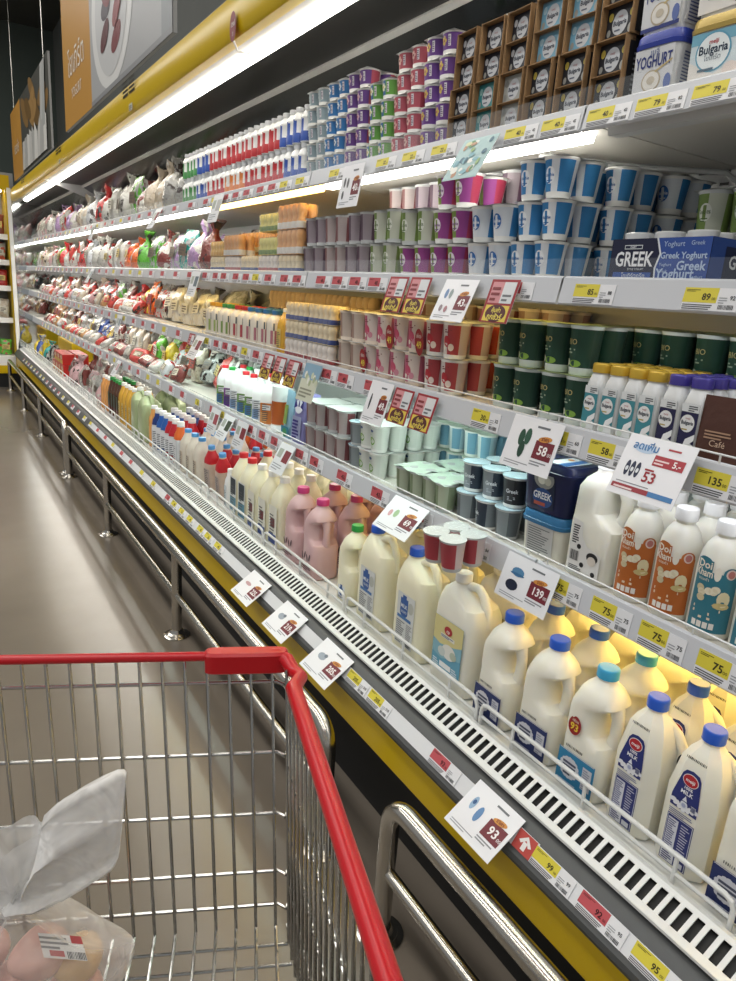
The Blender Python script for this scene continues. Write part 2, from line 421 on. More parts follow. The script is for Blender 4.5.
# ------------------------------------------------------------------ stainless guard rails on the floor
def arc(cy, cz, r, a0, a1, n=8):
    return [(0, cy+r*cos(a0+(a1-a0)*i/n), cz+r*sin(a0+(a1-a0)*i/n)) for i in range(n+1)]
def guard(y0, y1, posts, label):
    t = thing('guard_rail', label, 'rail', (.87, 0, 0))
    r = .075; z = .415
    MB().tube([(0, y0, .012)]+arc(y0+r, z-r, r, pi, pi/2)+arc(y1-r, z-r, r, pi/2, 0)+[(0, y1, .012)], .025, 18, STEEL).obj('top_rail', t)
    MB().tube([(0, y0, .205), (0, y1, .205)], .0165, 14, STEEL).obj('lower_rail', t)
    for p in posts:
        if y0+.05 < p < y1-.05: MB().tube([(0, p, .01), (0, p, z)], .0235, 16, STEEL).obj('post', t)
        f = MB().loft([(0, .062, .062), (.004, .062, .062), (.006, .058, .058), (.010, .046, .046), (.012, .045, .045), (.017, .034, .034), (.03, .028, .028)], 26, STEEL).obj('floor_flange', t, (0, p, .0005))
        m = MB()
        for q in range(3): m.loft([(.006, .005, .005), (.0085, .004, .004)], 8, BLACKP)
        for q in range(3):
            g = 2*pi*q/3+.5
            m.v[q*16:(q+1)*16] = [(v[0]+.051*cos(g), v[1]+.051*sin(g), v[2]) for v in m.v[q*16:(q+1)*16]]
        m.obj('screw', f)
guard(-1.9, 1.17, (-1.9, -.36, 1.17), 'stainless guard rail in front of the yellow stripe, nearest length beside the trolley')
guard(1.5, 5.98, (1.5, 2.975, 4.486, 5.98), 'stainless guard rail on posts, middle length beyond the red trolley')
guard(6.11, 10.78, (6.11, 7.66, 9.15, 10.78), 'stainless guard rail on posts, farthest length by the yellow-framed cabinet')

# ------------------------------------------------------------------ boards hung above the canopy
def sign(y0, y1, z0, z1, x, label, draw):
    t = thing('hanging_sign', label, 'sign', (x, (y0+y1)/2, z0))
    W = y1-y0; H = z1-z0
    MB().box(0, .02, -W/2, W/2, 0, H, pmat('sign_board', '#bdbcb8', .6)).obj('board', t)
    a = Art(); draw(a, W, H); a.build('printed_face', t, front(-.0005), eps=.0015)
    for s in (-.4, .4): MB().tube([(.01, s*W, H), (.01, s*W, min(5.39-z0, H+2))], .004, 6, STEEL).obj('chain', t)
def d1(a, W, H):
    L = -W/2; k = L+W*.365
    a.rect(L, 0, k, H, '#c98b2b'); a.rect(k, 0, W/2, H, '#a9abac')
    a.text('โยเกิร์ต', (L+k)/2, H*.36, .17, '#efe6d6', 3, maxw=W*.28); a.text('YOGURT', (L+k)/2, H*.19, .075, '#efe6d6', 3, maxw=W*.2)
    cx = k+W*.21
    a.ell(cx, H*.48, W*.185, H*.47, '#d8d8d6', 2, 36); a.ell(cx, H*.48, W*.145, H*.4, '#c3c4c4', 3, 36)
    for i in range(7):
        r = random.Random(i); a.ell(cx+r.uniform(-.07, .07)*W, H*(.26+.075*i), W*.045, H*.065, ['#7c1820', '#5c1016', '#8c2a30', '#3c2f3c'][i % 4], 4+i % 3, 16, r.uniform(-.6, .6))
    a.ell(cx+W*.01, H*.72, W*.035, H*.05, '#4d7a2c', 8, 12, .6); a.ell(cx-W*.03, H*.78, W*.03, H*.045, '#5c8a34', 8, 12, -.5)
    a.ell(W*.40, H*.75, W*.09, H*.2, '#cfd1d2', 3, 24); a.ell(W*.40, H*.75, W*.065, H*.15, '#b4b8ba', 4, 24)
    a.rect(W*.44, 0, W/2, H*.45, '#8d9296', 2); a.rect(k, 0, W/2, .03, '#8b8d8f', 2)
def d2(a, W, H):
    L = -W/2; k = L+W*.32
    a.rect(L, 0, k, H, '#c98b2b'); a.rect(k, 0, W/2, H, '#4a4a44')
    a.text('เนย ชีส', (L+k)/2, H*.36, .13, '#efe6d6', 3, maxw=W*.24)
    for i in range(13):
        r = random.Random(i+40); a.ell(k+W*(.1+.5*r.random()), H*(.5+.42*r.random()), W*.085, H*.11, ['#8c6630', '#a67b3e', '#74521f'][i % 3], 2+i % 4, 18, r.uniform(-.5, .5))
    for i in range(9):
        r = random.Random(i+9); x = k+W*(.02+.065*i)
        a.poly([(x, H*.03), (x+W*.08, H*.02), (x+W*.09, H*(.3+.18*r.random())), (x+W*.03, H*(.32+.2*r.random()))], ['#c9c8c2', '#b2b2ae', '#dbdad4'][i % 3], 7+i % 2)
    for i in range(4): a.poly([(k+W*.5+i*.05, H*.3), (k+W*.56+i*.05, H*.3), (k+W*.6+i*.04, H*.97), (k+W*.55+i*.04, H*.97)], ['#c6c6c2', '#aeb0ac'][i % 2], 7)
sign(3.83, 6.98, 2.76, 3.75, 1.118, 'large hanging board with orange panel beside a picture of a plate of red fruit', d1)
sign(7.82, 11.2, 2.74, 3.56, 1.118, 'smaller far hanging board with orange strip beside brown and white food picture', d2)

# ------------------------------------------------------------------ neighbouring cabinet at the end of the aisle, facing us
nb = thing('yellow_framed_cabinet', 'yellow-framed chilled cabinet across the end of the aisle with packed shelves', 'cabinet', (0, 11.13, 0))
MB().box(-1.2, 1.15, .6, .68, .05, 2.9, GREYM).obj('back_panel', nb)
for x in (-1.2, .985): MB().box(x, x+.055, -.02, .6, .28, 2.78, YELLOW).obj('yellow_post', nb)
MB().box(-1.2, 1.04, -.03, .6, 2.62, 2.80, YELLOW).obj('yellow_header', nb)
MB().box(-1.2, 1.04, -.02, .6, .0, .2, BLACKP).obj('base', nb)
MB().box(-1.2, 1.04, -.04, .6, .2, .31, YELLOW).obj('yellow_kick', nb)
MB().box(-1.2, .985, -.03, .6, .31, .44, WHITE).obj('deck', nb)
for k, z in enumerate((.95, 1.38, 1.72, 2.05)):
    MB().box(-1.145, .985, .03, .6, z-.03, z, GREYM).obj('shelf', nb)
    MB().box(-1.145, .985, .012, .03, z-.06, z+.01, WHITE).obj('price_rail', nb)
MB().box(-1.1, .95, .1, .16, 2.60, 2.62, LW).obj('lamp', nb)

# ------------------------------------------------------------------ light of the hall
def area(name, loc, rot, sx, sy, e, c=(1, .97, .92)):
    l = bpy.data.lights.new(name, 'AREA'); l.shape = 'RECTANGLE'; l.size = sx; l.size_y = sy; l.energy = e; l.color = c
    o = bpy.data.objects.new(name, l); COL.objects.link(o); o.location = loc; o.rotation_euler = rot; return o
area('hall_ceiling_lamp', (-.9, 4.5, 5.3), (0, 0, 0), .5, 15, 170)
area('hall_ceiling_lamp', (-3.6, 4.5, 5.3), (0, 0, 0), .5, 15, 170)
w = bpy.data.worlds.new('hall'); S.world = w; w.use_nodes = True
w.node_tree.nodes['Background'].inputs['Color'].default_value = (.95, .97, 1, 1); w.node_tree.nodes['Background'].inputs['Strength'].default_value = .22
S.view_settings.view_transform = 'Standard'; S.view_settings.look = 'None'; S.view_settings.gamma = 1; S.view_settings.exposure = .52
S.view_settings.use_curve_mapping = False
S.cycles.use_denoising = True; S.cycles.transparent_max_bounces = 12
# ------------------------------------------------------------------ bottles
def cap_mb(z, r, h, m, ribs=True):
    mb = MB(); n = 32
    secs = [(z, r, r), (z+h*.82, r, r), (z+h*.95, r*.96, r*.96), (z+h, r*.88, r*.88)]
    mb.loft(secs, n, m)
    if ribs:
        for q in range(n, 2*n): pass
        mb.v = [(v[0]*(1+.02*(k % 2 if (k//n) < 2 else 0)), v[1]*(1+.02*(k % 2 if (k//n) < 2 else 0)), v[2]) for k, v in enumerate(mb.v)]
    return mb
CAPB = pmat('cap_blue', '#2a5cc8', .35); CAPC = pmat('cap_cyan', '#3fa3cf', .35); CAPG = pmat('cap_green', '#2c9a44', .35)
CAPP = pmat('cap_pink', '#c53f7d', .35); CAPR = pmat('cap_red', '#cf2a33', .35); CAPW = pmat('cap_white', '#efefec', .35)
CAPLB = pmat('cap_pale_blue', '#5aa0dc', .35)
def new(name): return thing(name, 'x', 'x')
def handle_bottle(body, cap, label):
    t = new('milk_bottle')
    MB().loft([(0, .044, .044, 3.6), (.005, .050, .050, 3.6), (.012, .0525, .0525, 3.6), (.122, .0525, .0525, 3.6), (.136, .052, .049, 3.4, 0, .003), (.148, .0515, .037, 3, 0, .015), (.16, .051, .0335, 3, 0, .0185),
               (.20, .05, .0325, 3, 0, .019), (.212, .049, .034, 3, 0, .0165), (.221, .0485, .044, 3, 0, .005), (.229, .0475, .0465, 2.8), (.243, .0435, .043, 2.5), (.256, .0355, .0355, 2.3), (.267, .0255, .025), (.276, .0195, .0195), (.284, .0195, .0195)], 28, body).obj('body', t)
    MB().tube([(0, -.030, .118), (0, -.0375, .138), (0, -.0405, .160), (0, -.0400, .195), (0, -.035, .218), (0, -.022, .235)], [.018, .0145, .0125, .0125, .0145, .019], 12, body).obj('handle', t)
    cap_mb(.281, .0215, .023, cap).obj('cap', t)
    if label: label(t)
    return t
def lab_navy(t, c1='#1f2f6e', c2='#27357c'):
    a = Art().rect(-.045, 0, .045, .088, c1, 1).rect(-.043, .086, .043, .0875, '#e8e8e8', 2)
    for i in range(16):
        q = 2*pi*i/16; a.ell(-.014+.019*cos(q), .048+.021*sin(q), .0062, .006, '#d3d6de', 2+i*.05, 8)
    a.ell(-.014, .048, .020, .022, '#d3d6de', 3); a.lines(-.030, .048, .003, .066, 2, '#4a5068', 4, .62, 2); a.lines(-.027, .030, .0, .045, 2, '#4a5068', 4, .6, 8); a.text('นม', -.014, .066, .008, '#d3d6de', 3)
    a.rect(.018, .020, .040, .074, '#c9ccd6', 2); a.lines(.020, .022, .038, .072, 9, '#8c90a4', 3)
    a.lines(-.041, .004, .012, .014, 3, '#cfd4e4', 3)
    o = a.build('label', t, front(-.0532, .012))
    a = Art(); a.bars(-.03, 0, .012, .006, 12, '#5a5a58', 1)
    a.build('date_stamp', t, front(-.0530, .108))
def lab_cyan(t): lab_navy(t, '#1d83b8', '#2f93c6')
def badge93(t):
    Art().ell(0, 0, .0165, .021, '#a31a1e', 1, 24).text('93', 0, -.011, .016, '#f3d02a', 2, bold=True).text('เพียง', 0, .008, .006, '#f3e8d0', 2).build('price_sticker', t, flat((-.0525, .018, .165), (-.1, -1, 0), (.12, 0, 1)))
K = {}
K['navy'] = Kind(handle_bottle(MILK, CAPB, lab_navy))
t = handle_bottle(MILK, CAPC, lab_cyan); badge93(t); K['cyan93'] = Kind(t)
K['cyan'] = Kind(handle_bottle(MILK, CAPC, None)); K['plainblue'] = Kind(handle_bottle(MILK, CAPB, None))
def lab_pink(t):
    a = Art()
    for i in range(4): a.ell(-.03+.018*i, .05+.006*(i % 2), .004, .016, '#4a3038', 1, 10, .3*(-1)**i)
    a.lines(-.04, 0, .04, .03, 4, '#6a4a52', 1)
    a.build('label', t, front(-.0532, .03))
K['pink'] = Kind(handle_bottle(PINK, CAPP, lab_pink)); 
def lab_green(t):
    Art().rect(-.022, 0, .022, .052, '#dfe3ea').ell(0, .03, .014, .018, '#2d5fa8', 2).rect(-.006, .044, .006, .056, '#2d5fa8', 2).lines(-.018, .003, .018, .011, 2, '#3b4a60', 2).build('label', t, front(-.0532, .02))
K['green'] = Kind(handle_bottle(MILKY, CAPG, lab_green))

def octo_bottle():
    t = new('milk_bottle')
    MB().loft([(0, .045, .045, 3), (.006, .053, .053, 3), (.012, .0545, .0545, 3), (.165, .0545, .0545, 3), (.235, .043, .043, 2.7), (.255, .034, .034, 2.3), (.268, .024, .024, 2), (.275, .0195, .0195, 2), (.284, .0195, .0195, 2)], 8, MILK).obj('body', t, smooth=25)
    MB().tube([(.02, -.030, .14), (.03, -.052, .150), (.03, -.056, .175), (.03, -.054, .205), (.024, -.040, .232), (.015, -.018, .25)], [.013, .0115, .011, .011, .0115, .013], 12, MILK).obj('handle', t)
    Art().ell(0, 0, .009, .016, '#26262a', 1, 16).ell(.0, .004, .004, .004, '#d8d8d8', 2, 10).lines(-.005, -.012, .005, -.002, 3, '#c8c8c8', 2).build('handle_seal', t, flat((.0185, -.0592, .185), (1, -.25, 0), (0, .1, 1)))
    cap_mb(.281, .0215, .024, CAPB).obj('cap', t)
    a = Art()
    N = '#28337f'
    a.poly([(-.025, 0), (.025, 0), (.025, .105), (-.025, .105)], N, 1)
    a.rect(-.0238, .0015, .0238, .1035, '#e4e6ee', 2); a.rect(-.0228, .0025, .0228, .1025, N, 3)
    a.rect(-.0228, .0025, .002, .026, '#e4e6ee', 4); a.lines(-.021, .005, 0, .024, 4, N, 5)
    a.rect(-.021, .034, -.002, .098, '#d8dbe6', 4); a.lines(-.020, .036, -.004, .097, 13, '#5b6494', 5)
    a.lines(.0035, .030, .021, .100, 12, '#c6cbe2', 4, .35); a.rect(.005, .005, .02, .016, '#e4e6ee', 4)
    a.lines(-.024, .108, .023, .120, 3, '#8086a8', 2)
    # upper shield with oval emblem, words and milk drop
    a.rect(-.025, .124, .025, .147, N, 1); a.poly([(-.025, .147), (.025, .147), (.024, .155), (.017, .196), (.012, .204), (0, .207), (-.012, .204), (-.017, .196), (-.024, .155)], N, 1)
    a.ell(0, .188, .0145, .0125, '#f0e6e8', 3, 24); a.ell(0, .188, .0132, .0112, '#c9202c', 4, 24)
    a.text('meiji', 0, .185, .0065, '#f6eef0', 5, bold=True, maxw=.022)
    a.text('100%', 0, .169, .0055, '#f0f2f8', 3, bold=True); a.text('MILK', 0, .159, .0075, '#f0f2f8', 3, bold=True, maxw=.024)
    a.poly([(-.0045, .1465), (.0045, .1465), (0, .157)], '#dfe4f0', 4); a.poly([(.0045, .1465), (-.0045, .1465)][::-1][:0]+[(-.0068*sin(q), .1385-.008*cos(q)) for q in [-2.5+5*i/12 for i in range(13)][::-1]][::-1], '#dfe4f0', 4)
    a.ell(0, .1375, .004, .0045, '#aab4d8', 5, 12)
    for i in range(7): a.ell(-.021+.007*i, .128+.006*abs(i-3)/2, .0045, .007, '#eef0f6', 2, 10, .4*(i-3))
    a.rect(.013, .134, .022, .146, '#c8ccd8', 4); a.bars(.0135, .135, .0215, .145, 5, '#39407a', 5)
    def f(x, y, e):
        z = .018+y; return (-.0519-e+(.156*(z-.165) if z > .165 else 0), -x*1.1, z)
    a.build('label', t, f)
    Art().bars(-.022, 0, .02, .005, 14, '#4c4c4a', 1).build('date_stamp', t, flat((-.0385, 0, .243), (0, -1, 0), (.25, 0, 1)))
    return t
K['octo'] = Kind(octo_bottle())

def jug(w, d, h, body, cap, label, cy=.042):
    t = new('milk_jug'); hy, hx = w/2, d/2; q = h/.32
    MB().loft([(0, hx*.9, hy*.92, 4), (.006, hx*.98, hy*.98, 4.5), (.014, hx, hy, 4.5), (.195*q, hx, hy, 4.5), (.222*q, hx*.985, hy*.985, 4.3), (.246*q, hx*.92, hy*.91, 3.6, -.001, hy*.04),
               (.268*q, hx*.68, hy*.62, 2.8, -.004, hy*.3), (.284*q, .027, .028, 2.2, -.006, cy), (.29*q, .0215, .0215, 2, -.006, cy), (.298*q, .0215, .0215, 2, -.006, cy)], 32, body).obj('body', t)
    MB().tube([(0, .016, .268*q), (0, -.004, .288*q), (0, -.030, .292*q), (0, -hy*.62, .278*q), (0, -hy*.82, .245*q), (0, -hy*.84, .2*q)], [.016, .0135, .0125, .0125, .0135, .017], 12, body).obj('handle', t)
    c = cap_mb(.296*q, .0235, .024, cap); c.v = [(x-.006, y+cy, z) for x, y, z in c.v]; c.obj('cap', t)
    label(t, hx); return t
def lab_jar(t, hx):
    a = Art().rect(-.045, 0, .045, .165, '#d6d9d6', 1)
    a.rect(-.028, .105, .012, .150, '#2b5cab', 2); a.ell(-.008, .105, .020, .014, '#2b5cab', 2); a.rect(-.018, .148, .002, .160, '#2b5cab', 2)
    a.text('MILK', -.008, .12, .012, '#e8eef4', 3, bold=True, maxw=.034); a.text('นมสด', -.008, .104, .010, '#e8eef4', 3, maxw=.03)
    a.rect(-.04, .083, .032, .093, '#3f77b8', 2)
    a.ell(.026, .13, .014, .018, '#b9bcb2', 2); a.lines(-.042, .004, .005, .078, 11, '#74777a', 2); a.lines(.01, .004, .042, .078, 13, '#8f9294', 2)
    a.bars(.012, .004, .04, .018, 9, '#3a3c40', 3)
    a.build('label', t, front(-hx-.0004, .03))
def lab_cow(t, hx):
    a = Art().rect(-.062, 0, .062, .155, '#5aa6c4', 1)
    a.poly([(-.062, .08), (-.03, .07), (.03, .085), (.062, .09), (.062, .155), (-.062, .155)], '#dccf86', 2)
    a.poly([(-.062, .045), (-.02, .035), (.02, .05), (.062, .06), (.062, .1), (.03, .088), (-.03, .076), (-.062, .085)], '#7fb7c9', 3)
    a.ell(0, .125, .017, .013, '#c12a30', 4, 20); a.text('cp', 0, .119, .011, '#f4e6d8', 5, bold=True); a.rect(-.03, .100, .03, .111, '#e8e6d4', 4); a.lines(-.028, .102, .028, .110, 2, '#385a90', 5)
    a.ell(.01, .065, .03, .022, '#e6e6dc', 4); a.ell(-.02, .058, .016, .014, '#c9d2cc', 5); a.ell(.03, .062, .014, .012, '#b8c4ae', 5)
    a.rect(-.025, .012, .025, .028, '#eef0ee', 4); a.lines(-.055, .004, -.028, .03, 4, '#dfeaf0', 4); a.lines(.028, .004, .055, .03, 4, '#dfeaf0', 4)
    a.build('label', t, front(-hx-.0004, .05))
K['jarjug'] = Kind(jug(.165, .12, .325, MILKY, CAPB, lab_jar))
K['cowjug'] = Kind(jug(.17, .13, .33, MILK, CAPW, lab_cow, .03))

def plain_bottle(body, cap, bands, name='milk_bottle', h=.3, w=.1, rc=.021, shoulder=None, side=False):
    t = new(name); r = w/2; s = shoulder
    MB().loft([(0, r*.85, r*.85, 3.4), (.006, r*.97, r*.97, 3.6), (.014, r, r, 3.6), (h*.62, r, r, 3.4), (h*.72, r*.93, r*.93, 2.9), (h*.82, r*.66, r*.66, 2.3), (h*.89, rc*1.05, rc*1.05), (h*.93, rc*.92, rc*.92)], 24, body,
              fn=(lambda i, k: s if s and k in (3, 4, 5) else body)).obj('body', t)
    cap_mb(h*.92, rc, h*.08, cap).obj('cap', t)
    if bands:
        a = Art()
        for (x0, y0, x1, y1, c) in bands: a.rect(x0*r, y0*h, x1*r, y1*h, c, 1+len(a.items)*.4)
        a.lines(-.5*r, .12*h, .5*r, .5*h, 9, '#55585c', 4, .4, 3)
        a.build('label', t, front(-r-.0004))
    return t
K['whitecap'] = Kind(plain_bottle(MILKY, CAPW, [(-.75, .05, .75, .6, '#e4e2d2'), (-.7, .06, .7, .2, '#2f4fa0'), (-.4, .3, .4, .42, '#7a2f34')]))
K['redcap'] = Kind(plain_bottle(MILKY, CAPR, [(-.75, .05, .75, .62, '#dfe4e2'), (-.7, .08, .7, .3, '#4f8fa8'), (-.6, .35, .6, .6, '#2c3a44')]))
TRAN = pmat('milk_tea_bottle', '#cdb8a6', .3, noise=.15, nscale=30)
K['redsh'] = Kind(plain_bottle(TRAN, CAPLB, [(-.7, .1, .7, .5, '#b9a49a')], h=.24, w=.075, rc=.018, shoulder=pmat('red_sleeve', '#c3222c', .35)))
for nm, c in (('blue', '#2b5fae'), ('darkblue', '#223a78'), ('red', '#bf2531'), ('orange', '#dd6a2c'), ('pale', '#cfd8e2')):
    K['tall_'+nm] = Kind(plain_bottle(pmat('pet_white', '#d6d9dc', .3, noise=.08, nscale=30), CAPW, [(-.7, .08, .7, .58, '#e9ebee'), (-.5, .1, .5, .2, c)], h=.27, w=.075, rc=.022, shoulder=pmat('sleeve_'+nm, c, .35)))
K['watercap'] = Kind(plain_bottle(pmat('pale_milk_drink', '#d9d2c4', .3, noise=.1, nscale=25), CAPLB, [(-.6, .1, .6, .5, '#c8b49c')], h=.25, w=.085, rc=.02))
K['slim'] = Kind(plain_bottle(pmat('slim_white', '#eef0f0', .3), CAPW, [(-.6, .1, .6, .6, '#c9d8dc')], h=.2, w=.05, rc=.014))
K['amber'] = Kind(plain_bottle(pmat('amber_juice', '#d9a93c', .2, noise=.08), CAPW, [(-.6, .15, .6, .55, '#e7c25a')], 'juice_bottle', h=.3, w=.085, rc=.02))
K['orangejuice'] = Kind(plain_bottle(pmat('orange_juice', '#e0a05a', .25), CAPW, None, 'juice_bottle', h=.27, w=.07, rc=.02))
K['guava'] = Kind(jug(.17, .14, .33, pmat('guava_juice', '#a9b78c', .22, noise=.06), CAPW, lambda t, hx: None, .03))
K['guava'].root.name = 'juice_jug'
K['darkgreen'] = Kind(plain_bottle(pmat('dark_tea', '#5a3a2c', .25), CAPG, [(-.75, .1, .75, .6, '#3a4a34'), (-.75, .1, .75, .25, '#7c2028')], 'juice_bottle', h=.29, w=.075, rc=.022))
# round farm bottle with coloured wrap label
def farm_bottle(hexc, dark):
    t = new('milk_bottle'); r = .0425
    MB().loft([(0, r*.88, r*.88), (.005, r*.97, r*.97), (.012, r, r), (.138, r, r), (.142, r*.975, r*.975), (.147, r*.99, r*.99), (.165, r*.93, r*.93), (.185, r*.76, r*.76), (.198, r*.56, r*.56), (.203, .0185, .0185), (.212, .0185, .0185)], 32, MILK).obj('body', t)
    for q in range(2):
        pass
    cap_mb(.21, .0225, .026, CAPW).obj('cap', t)
    a = Art(); W = .036
    def wrap(x0, y0, x1, y1, c, l): a.rect(x0, y0, x1, y1, c, l, max(2, int((x1-x0)/.004)))
    wrap(-W, 0, W, .105, hexc, 1); wrap(-W, .105, -.006, .124, hexc, 1); wrap(.012, .105, W-.003, .112, hexc, 1)
    a.ell(-.021, .121, .013, .008, hexc, 1.2); a.ell(.023, .106, .012, .012, hexc, 1.2)
    a.ell(.003, .104, .0055, .012, '#efe9d6', 2); a.ell(.023, .107, .008, .009, '#e8cfc4', 2); a.ell(.023, .107, .0055, .0065, '#c8746a', 3)
    a.text('Doi', -.020, .110, .013, '#f4ead8', 3, bold=True, maxw=.026); a.text('Kham', -.019, .096, .013, '#f4ead8', 3, bold=True, maxw=.03); a.text('ดอยคำ', -.018, .088, .005, '#f4ead8', 3)
    for i in range(6):
        rr = random.Random(i); a.ell(-.024+.03*rr.random(), .056+.022*rr.random(), .007, .0065, ['#e9dcb8', '#d8c89a', '#f0e6c8'][i % 3], 3, 12)
    a.ell(.018, .062, .010, .014, '#efe2b0', 3, 12); a.ell(.016, .050, .013, .006, '#d9c27c', 4, 10)
    a.lines(-.026, .030, .02, .046, 2, '#f2d9b8', 3, .6); a.lines(-.014, .022, .016, .029, 1, '#f2d9b8', 3, .6)
    for i in range(4): a.rect(-.024+i*.0095, .006, -.0165+i*.0095, .017, '#f0ebe0', 3)
    fr_ = roundf(lambda z: r, -.12, .016); a.build('label', t, lambda x, y, e: fr_(x*1.16, y*1.16, e)); return t
K['farm_orange'] = Kind(farm_bottle('#c9651f', '#a04a10')); K['farm_teal'] = Kind(farm_bottle('#2f7f94', '#205a70'))
def farm_jug():
    t = new('milk_jug')
    MB().loft([(0, .052, .058, 4), (.006, .057, .063, 4.2), (.012, .058, .065, 4.2), (.13, .058, .065, 4.2), (.148, .056, .055, 3.8, 0, .009), (.162, .055, .040, 3.4, 0, .023), (.215, .052, .038, 3.2, 0, .024), (.235, .042, .034, 2.6, 0, .02), (.25, .024, .024, 2, 0, .015), (.262, .021, .021, 2, 0, .015)], 32, MILK).obj('body', t)
    MB().tube([(0, -.034, .138), (0, -.047, .150), (0, -.050, .17), (0, -.049, .2), (0, -.038, .226), (0, -.014, .238)], [.019, .016, .0145, .0145, .016, .019], 12, MILK).obj('handle', t)
    c = cap_mb(.26, .0235, .022, CAPW); c.v = [(x, y+.015, z) for x, y, z in c.v]; c.obj('cap', t)
    a = Art().poly([(-.044, 0), (.044, -.0), (.044, .06), (.004, .072), (-.012, .092), (-.016, .125), (-.044, .13)], '#e9e9e4', 1)
    a.lines(-.040, .072, -.020, .118, 8, '#33363a', 2, .55); a.ell(-.018, .066, .006, .006, '#26282a', 2); a.ell(.022, .05, .016, .012, '#2c2c2e', 2); a.ell(.022, .042, .012, .011, '#e6ddd0', 3)
    a.ell(-.004, .025, .006, .006, '#26282a', 2); a.ell(.03, .012, .006, .006, '#26282a', 2); a.lines(-.04, .004, .0, .02, 4, '#55585c', 2); a.rect(-.04, .03, -.015, .055, '#c9cac6', 2); a.bars(-.039, .031, -.016, .054, 8, '#3c3e40', 3)
    a.build('label', t, front(-.0584, .012)); return t
K['farm_jug'] = Kind(farm_jug())

# ------------------------------------------------------------------ cups, packs, tubs, cartons
def cup_geo(mb, cx, cy, r0, r1, h, sect, base, n=24, zb=.12):
    """tapered cup; sect: colours around, first one facing the aisle and running to the right"""
    k = n//len(sect); mats = [col(c) if isinstance(c, str) else c for c in sect]
    secs = [(0, r0*.93, r0*.93), (h*.03, r0, r0), (h*zb, r0+(r1-r0)*zb, r0+(r1-r0)*zb), (h*.93, r0+(r1-r0)*.93, r0+(r1-r0)*.93), (h*.965, r1*1.04, r1*1.04), (h, r1*1.05, r1*1.05)]
    def fn(i, r):
        if r != 2: return base
        a = (i+.5)/n-.5                         # turns, 0 faces -x
        return mats[int((a+1) % 1 * n)//k % len(mats)]
    mb.loft([(z, a, b, 2, cx, cy) for z, a, b in secs], n, base, fn=fn)
CUPW = pmat('cup_white', '#e8e8e4', .38)
def single_cup(sect, r0=.024, r1=.031, h=.07, base=CUPW, lid=FOIL, art=None, zb=.12):
    m = MB(); cup_geo(m, 0, 0, r0, r1, h, sect, base, zb=zb); t = m.obj('yogurt_cup')
    tag(t, 'x', 'x')
    MB().loft([(h, r1*1.1, r1*1.1), (h+.0012, r1*1.12, r1*1.08), (h+.0016, r1*1.08, r1*1.1)], 20, lid).obj('foil_lid', t)
    if art: art(t, r0, r1, h)
    return t
def pack4(sect, r0=.0255, r1=.0325, h=.085, base=CUPW, lid=FOIL, pitch=.0695, art=None, zb=.12, wave=.0008):
    t = new('yogurt_four_pack')
    for i in (0, 1):
        for j in (0, 1):
            m = MB(); cup_geo(m, 0, 0, r0, r1, h, sect, base, zb=zb)
            c = m.obj('cup', t, ((i-.5)*pitch, (j-.5)*pitch, 0))
            if i == 0 and art: art(c, r0, r1, h)
    g = 14; vs = []; fs = []; rr = random.Random(len(Kind.all))
    p1, p2, p3 = rr.uniform(0, 6), rr.uniform(0, 6), rr.uniform(0, 6)
    for a in range(g+1):
        for b_ in range(g+1):
            u, v = 2*a/g-1, 2*b_/g-1; e = max(abs(u), abs(v)); s_ = 1-.05*abs(u*v)**3-.035*(abs(u) < .2 or abs(v) < .2)*(e > .9)
            vs.append((u*pitch*s_, v*pitch*s_, h+.0012+wave*(.6*sin(5*u+p1+2*v)+.4*sin(7*v+p2-3*u)+.6*(e > .95)*sin(6*(u-v)+p3))))
    for a in range(g):
        for b_ in range(g): q = a*(g+1)+b_; fs.append((q, q+g+1, q+g+2, q+1))
    MB().add(vs, fs, lid).obj('lid_sheet', t, smooth=60)
    return t
def cone(r0, r1, h, a0=0.): return roundf(lambda z: r0+(r1-r0)*z/h, a0)
def art_oval(bg, txt, fg, rx=.014, ry=.018, leaf=None):
    def f(t, r0, r1, h):
        a = Art().ell(0, h*.55, rx, ry, bg, 1, 18).text(txt, 0, h*.52, .007, fg, 2, bold=True, maxw=rx*1.7)
        a.lines(-rx*.6, h*.36, rx*.6, h*.46, 2, fg, 2)
        if leaf: a.ell(-.005, h*.28, .009, .006, leaf, 1.5, 12, .5)
        a.build('printed_emblem', t, cone(r0, r1, h))
    return f
B1, B2 = '#2d86cc', '#1f66b4'
WG = dict(r0=.027, r1=.0385, h=.085, pitch=.0805, zb=.15)
K['bluepack'] = Kind(pack4(['#e4eaf0', B1, B1, '#e4eaf0', B2, B2, '#dfe8ef', B1, B1, '#e4eaf0', B1, B1], **WG, art=art_oval('#f0f4f6', 'dutchie', '#1f66b4')))
K['bluewhite'] = Kind(pack4(['#dfe7ee', B1, '#e8ecf0', '#8db4d6', B1, '#e6eaee'], **WG, art=art_oval('#2d6fc0', 'dutchie', '#f2f6fa')))
K['magenta'] = Kind(pack4(['#a8449c', '#c8375a', '#e6dfe6', '#b451a8', '#9c3c96', '#7c9a3a'], **WG, art=art_oval('#ece2ea', 'dutchie', '#7a2f88')))
FG = dict(r0=.029, r1=.0365, h=.096, pitch=.078)
K['greypurple'] = Kind(pack4(['#9c8f98', '#6b4e64', '#b9b4b6', '#8a7c88', '#a59ca2', '#5a4256'], **FG, base=pmat('cup_frosted', '#b9bcbc', .3)))
K['greyred'] = Kind(pack4(['#b4a6a4', '#8c4a4e', '#c2bcbc', '#a58a8a', '#b0a8a8', '#8a5a5c'], **FG, base=pmat('cup_frosted', '#b9bcbc', .3)))
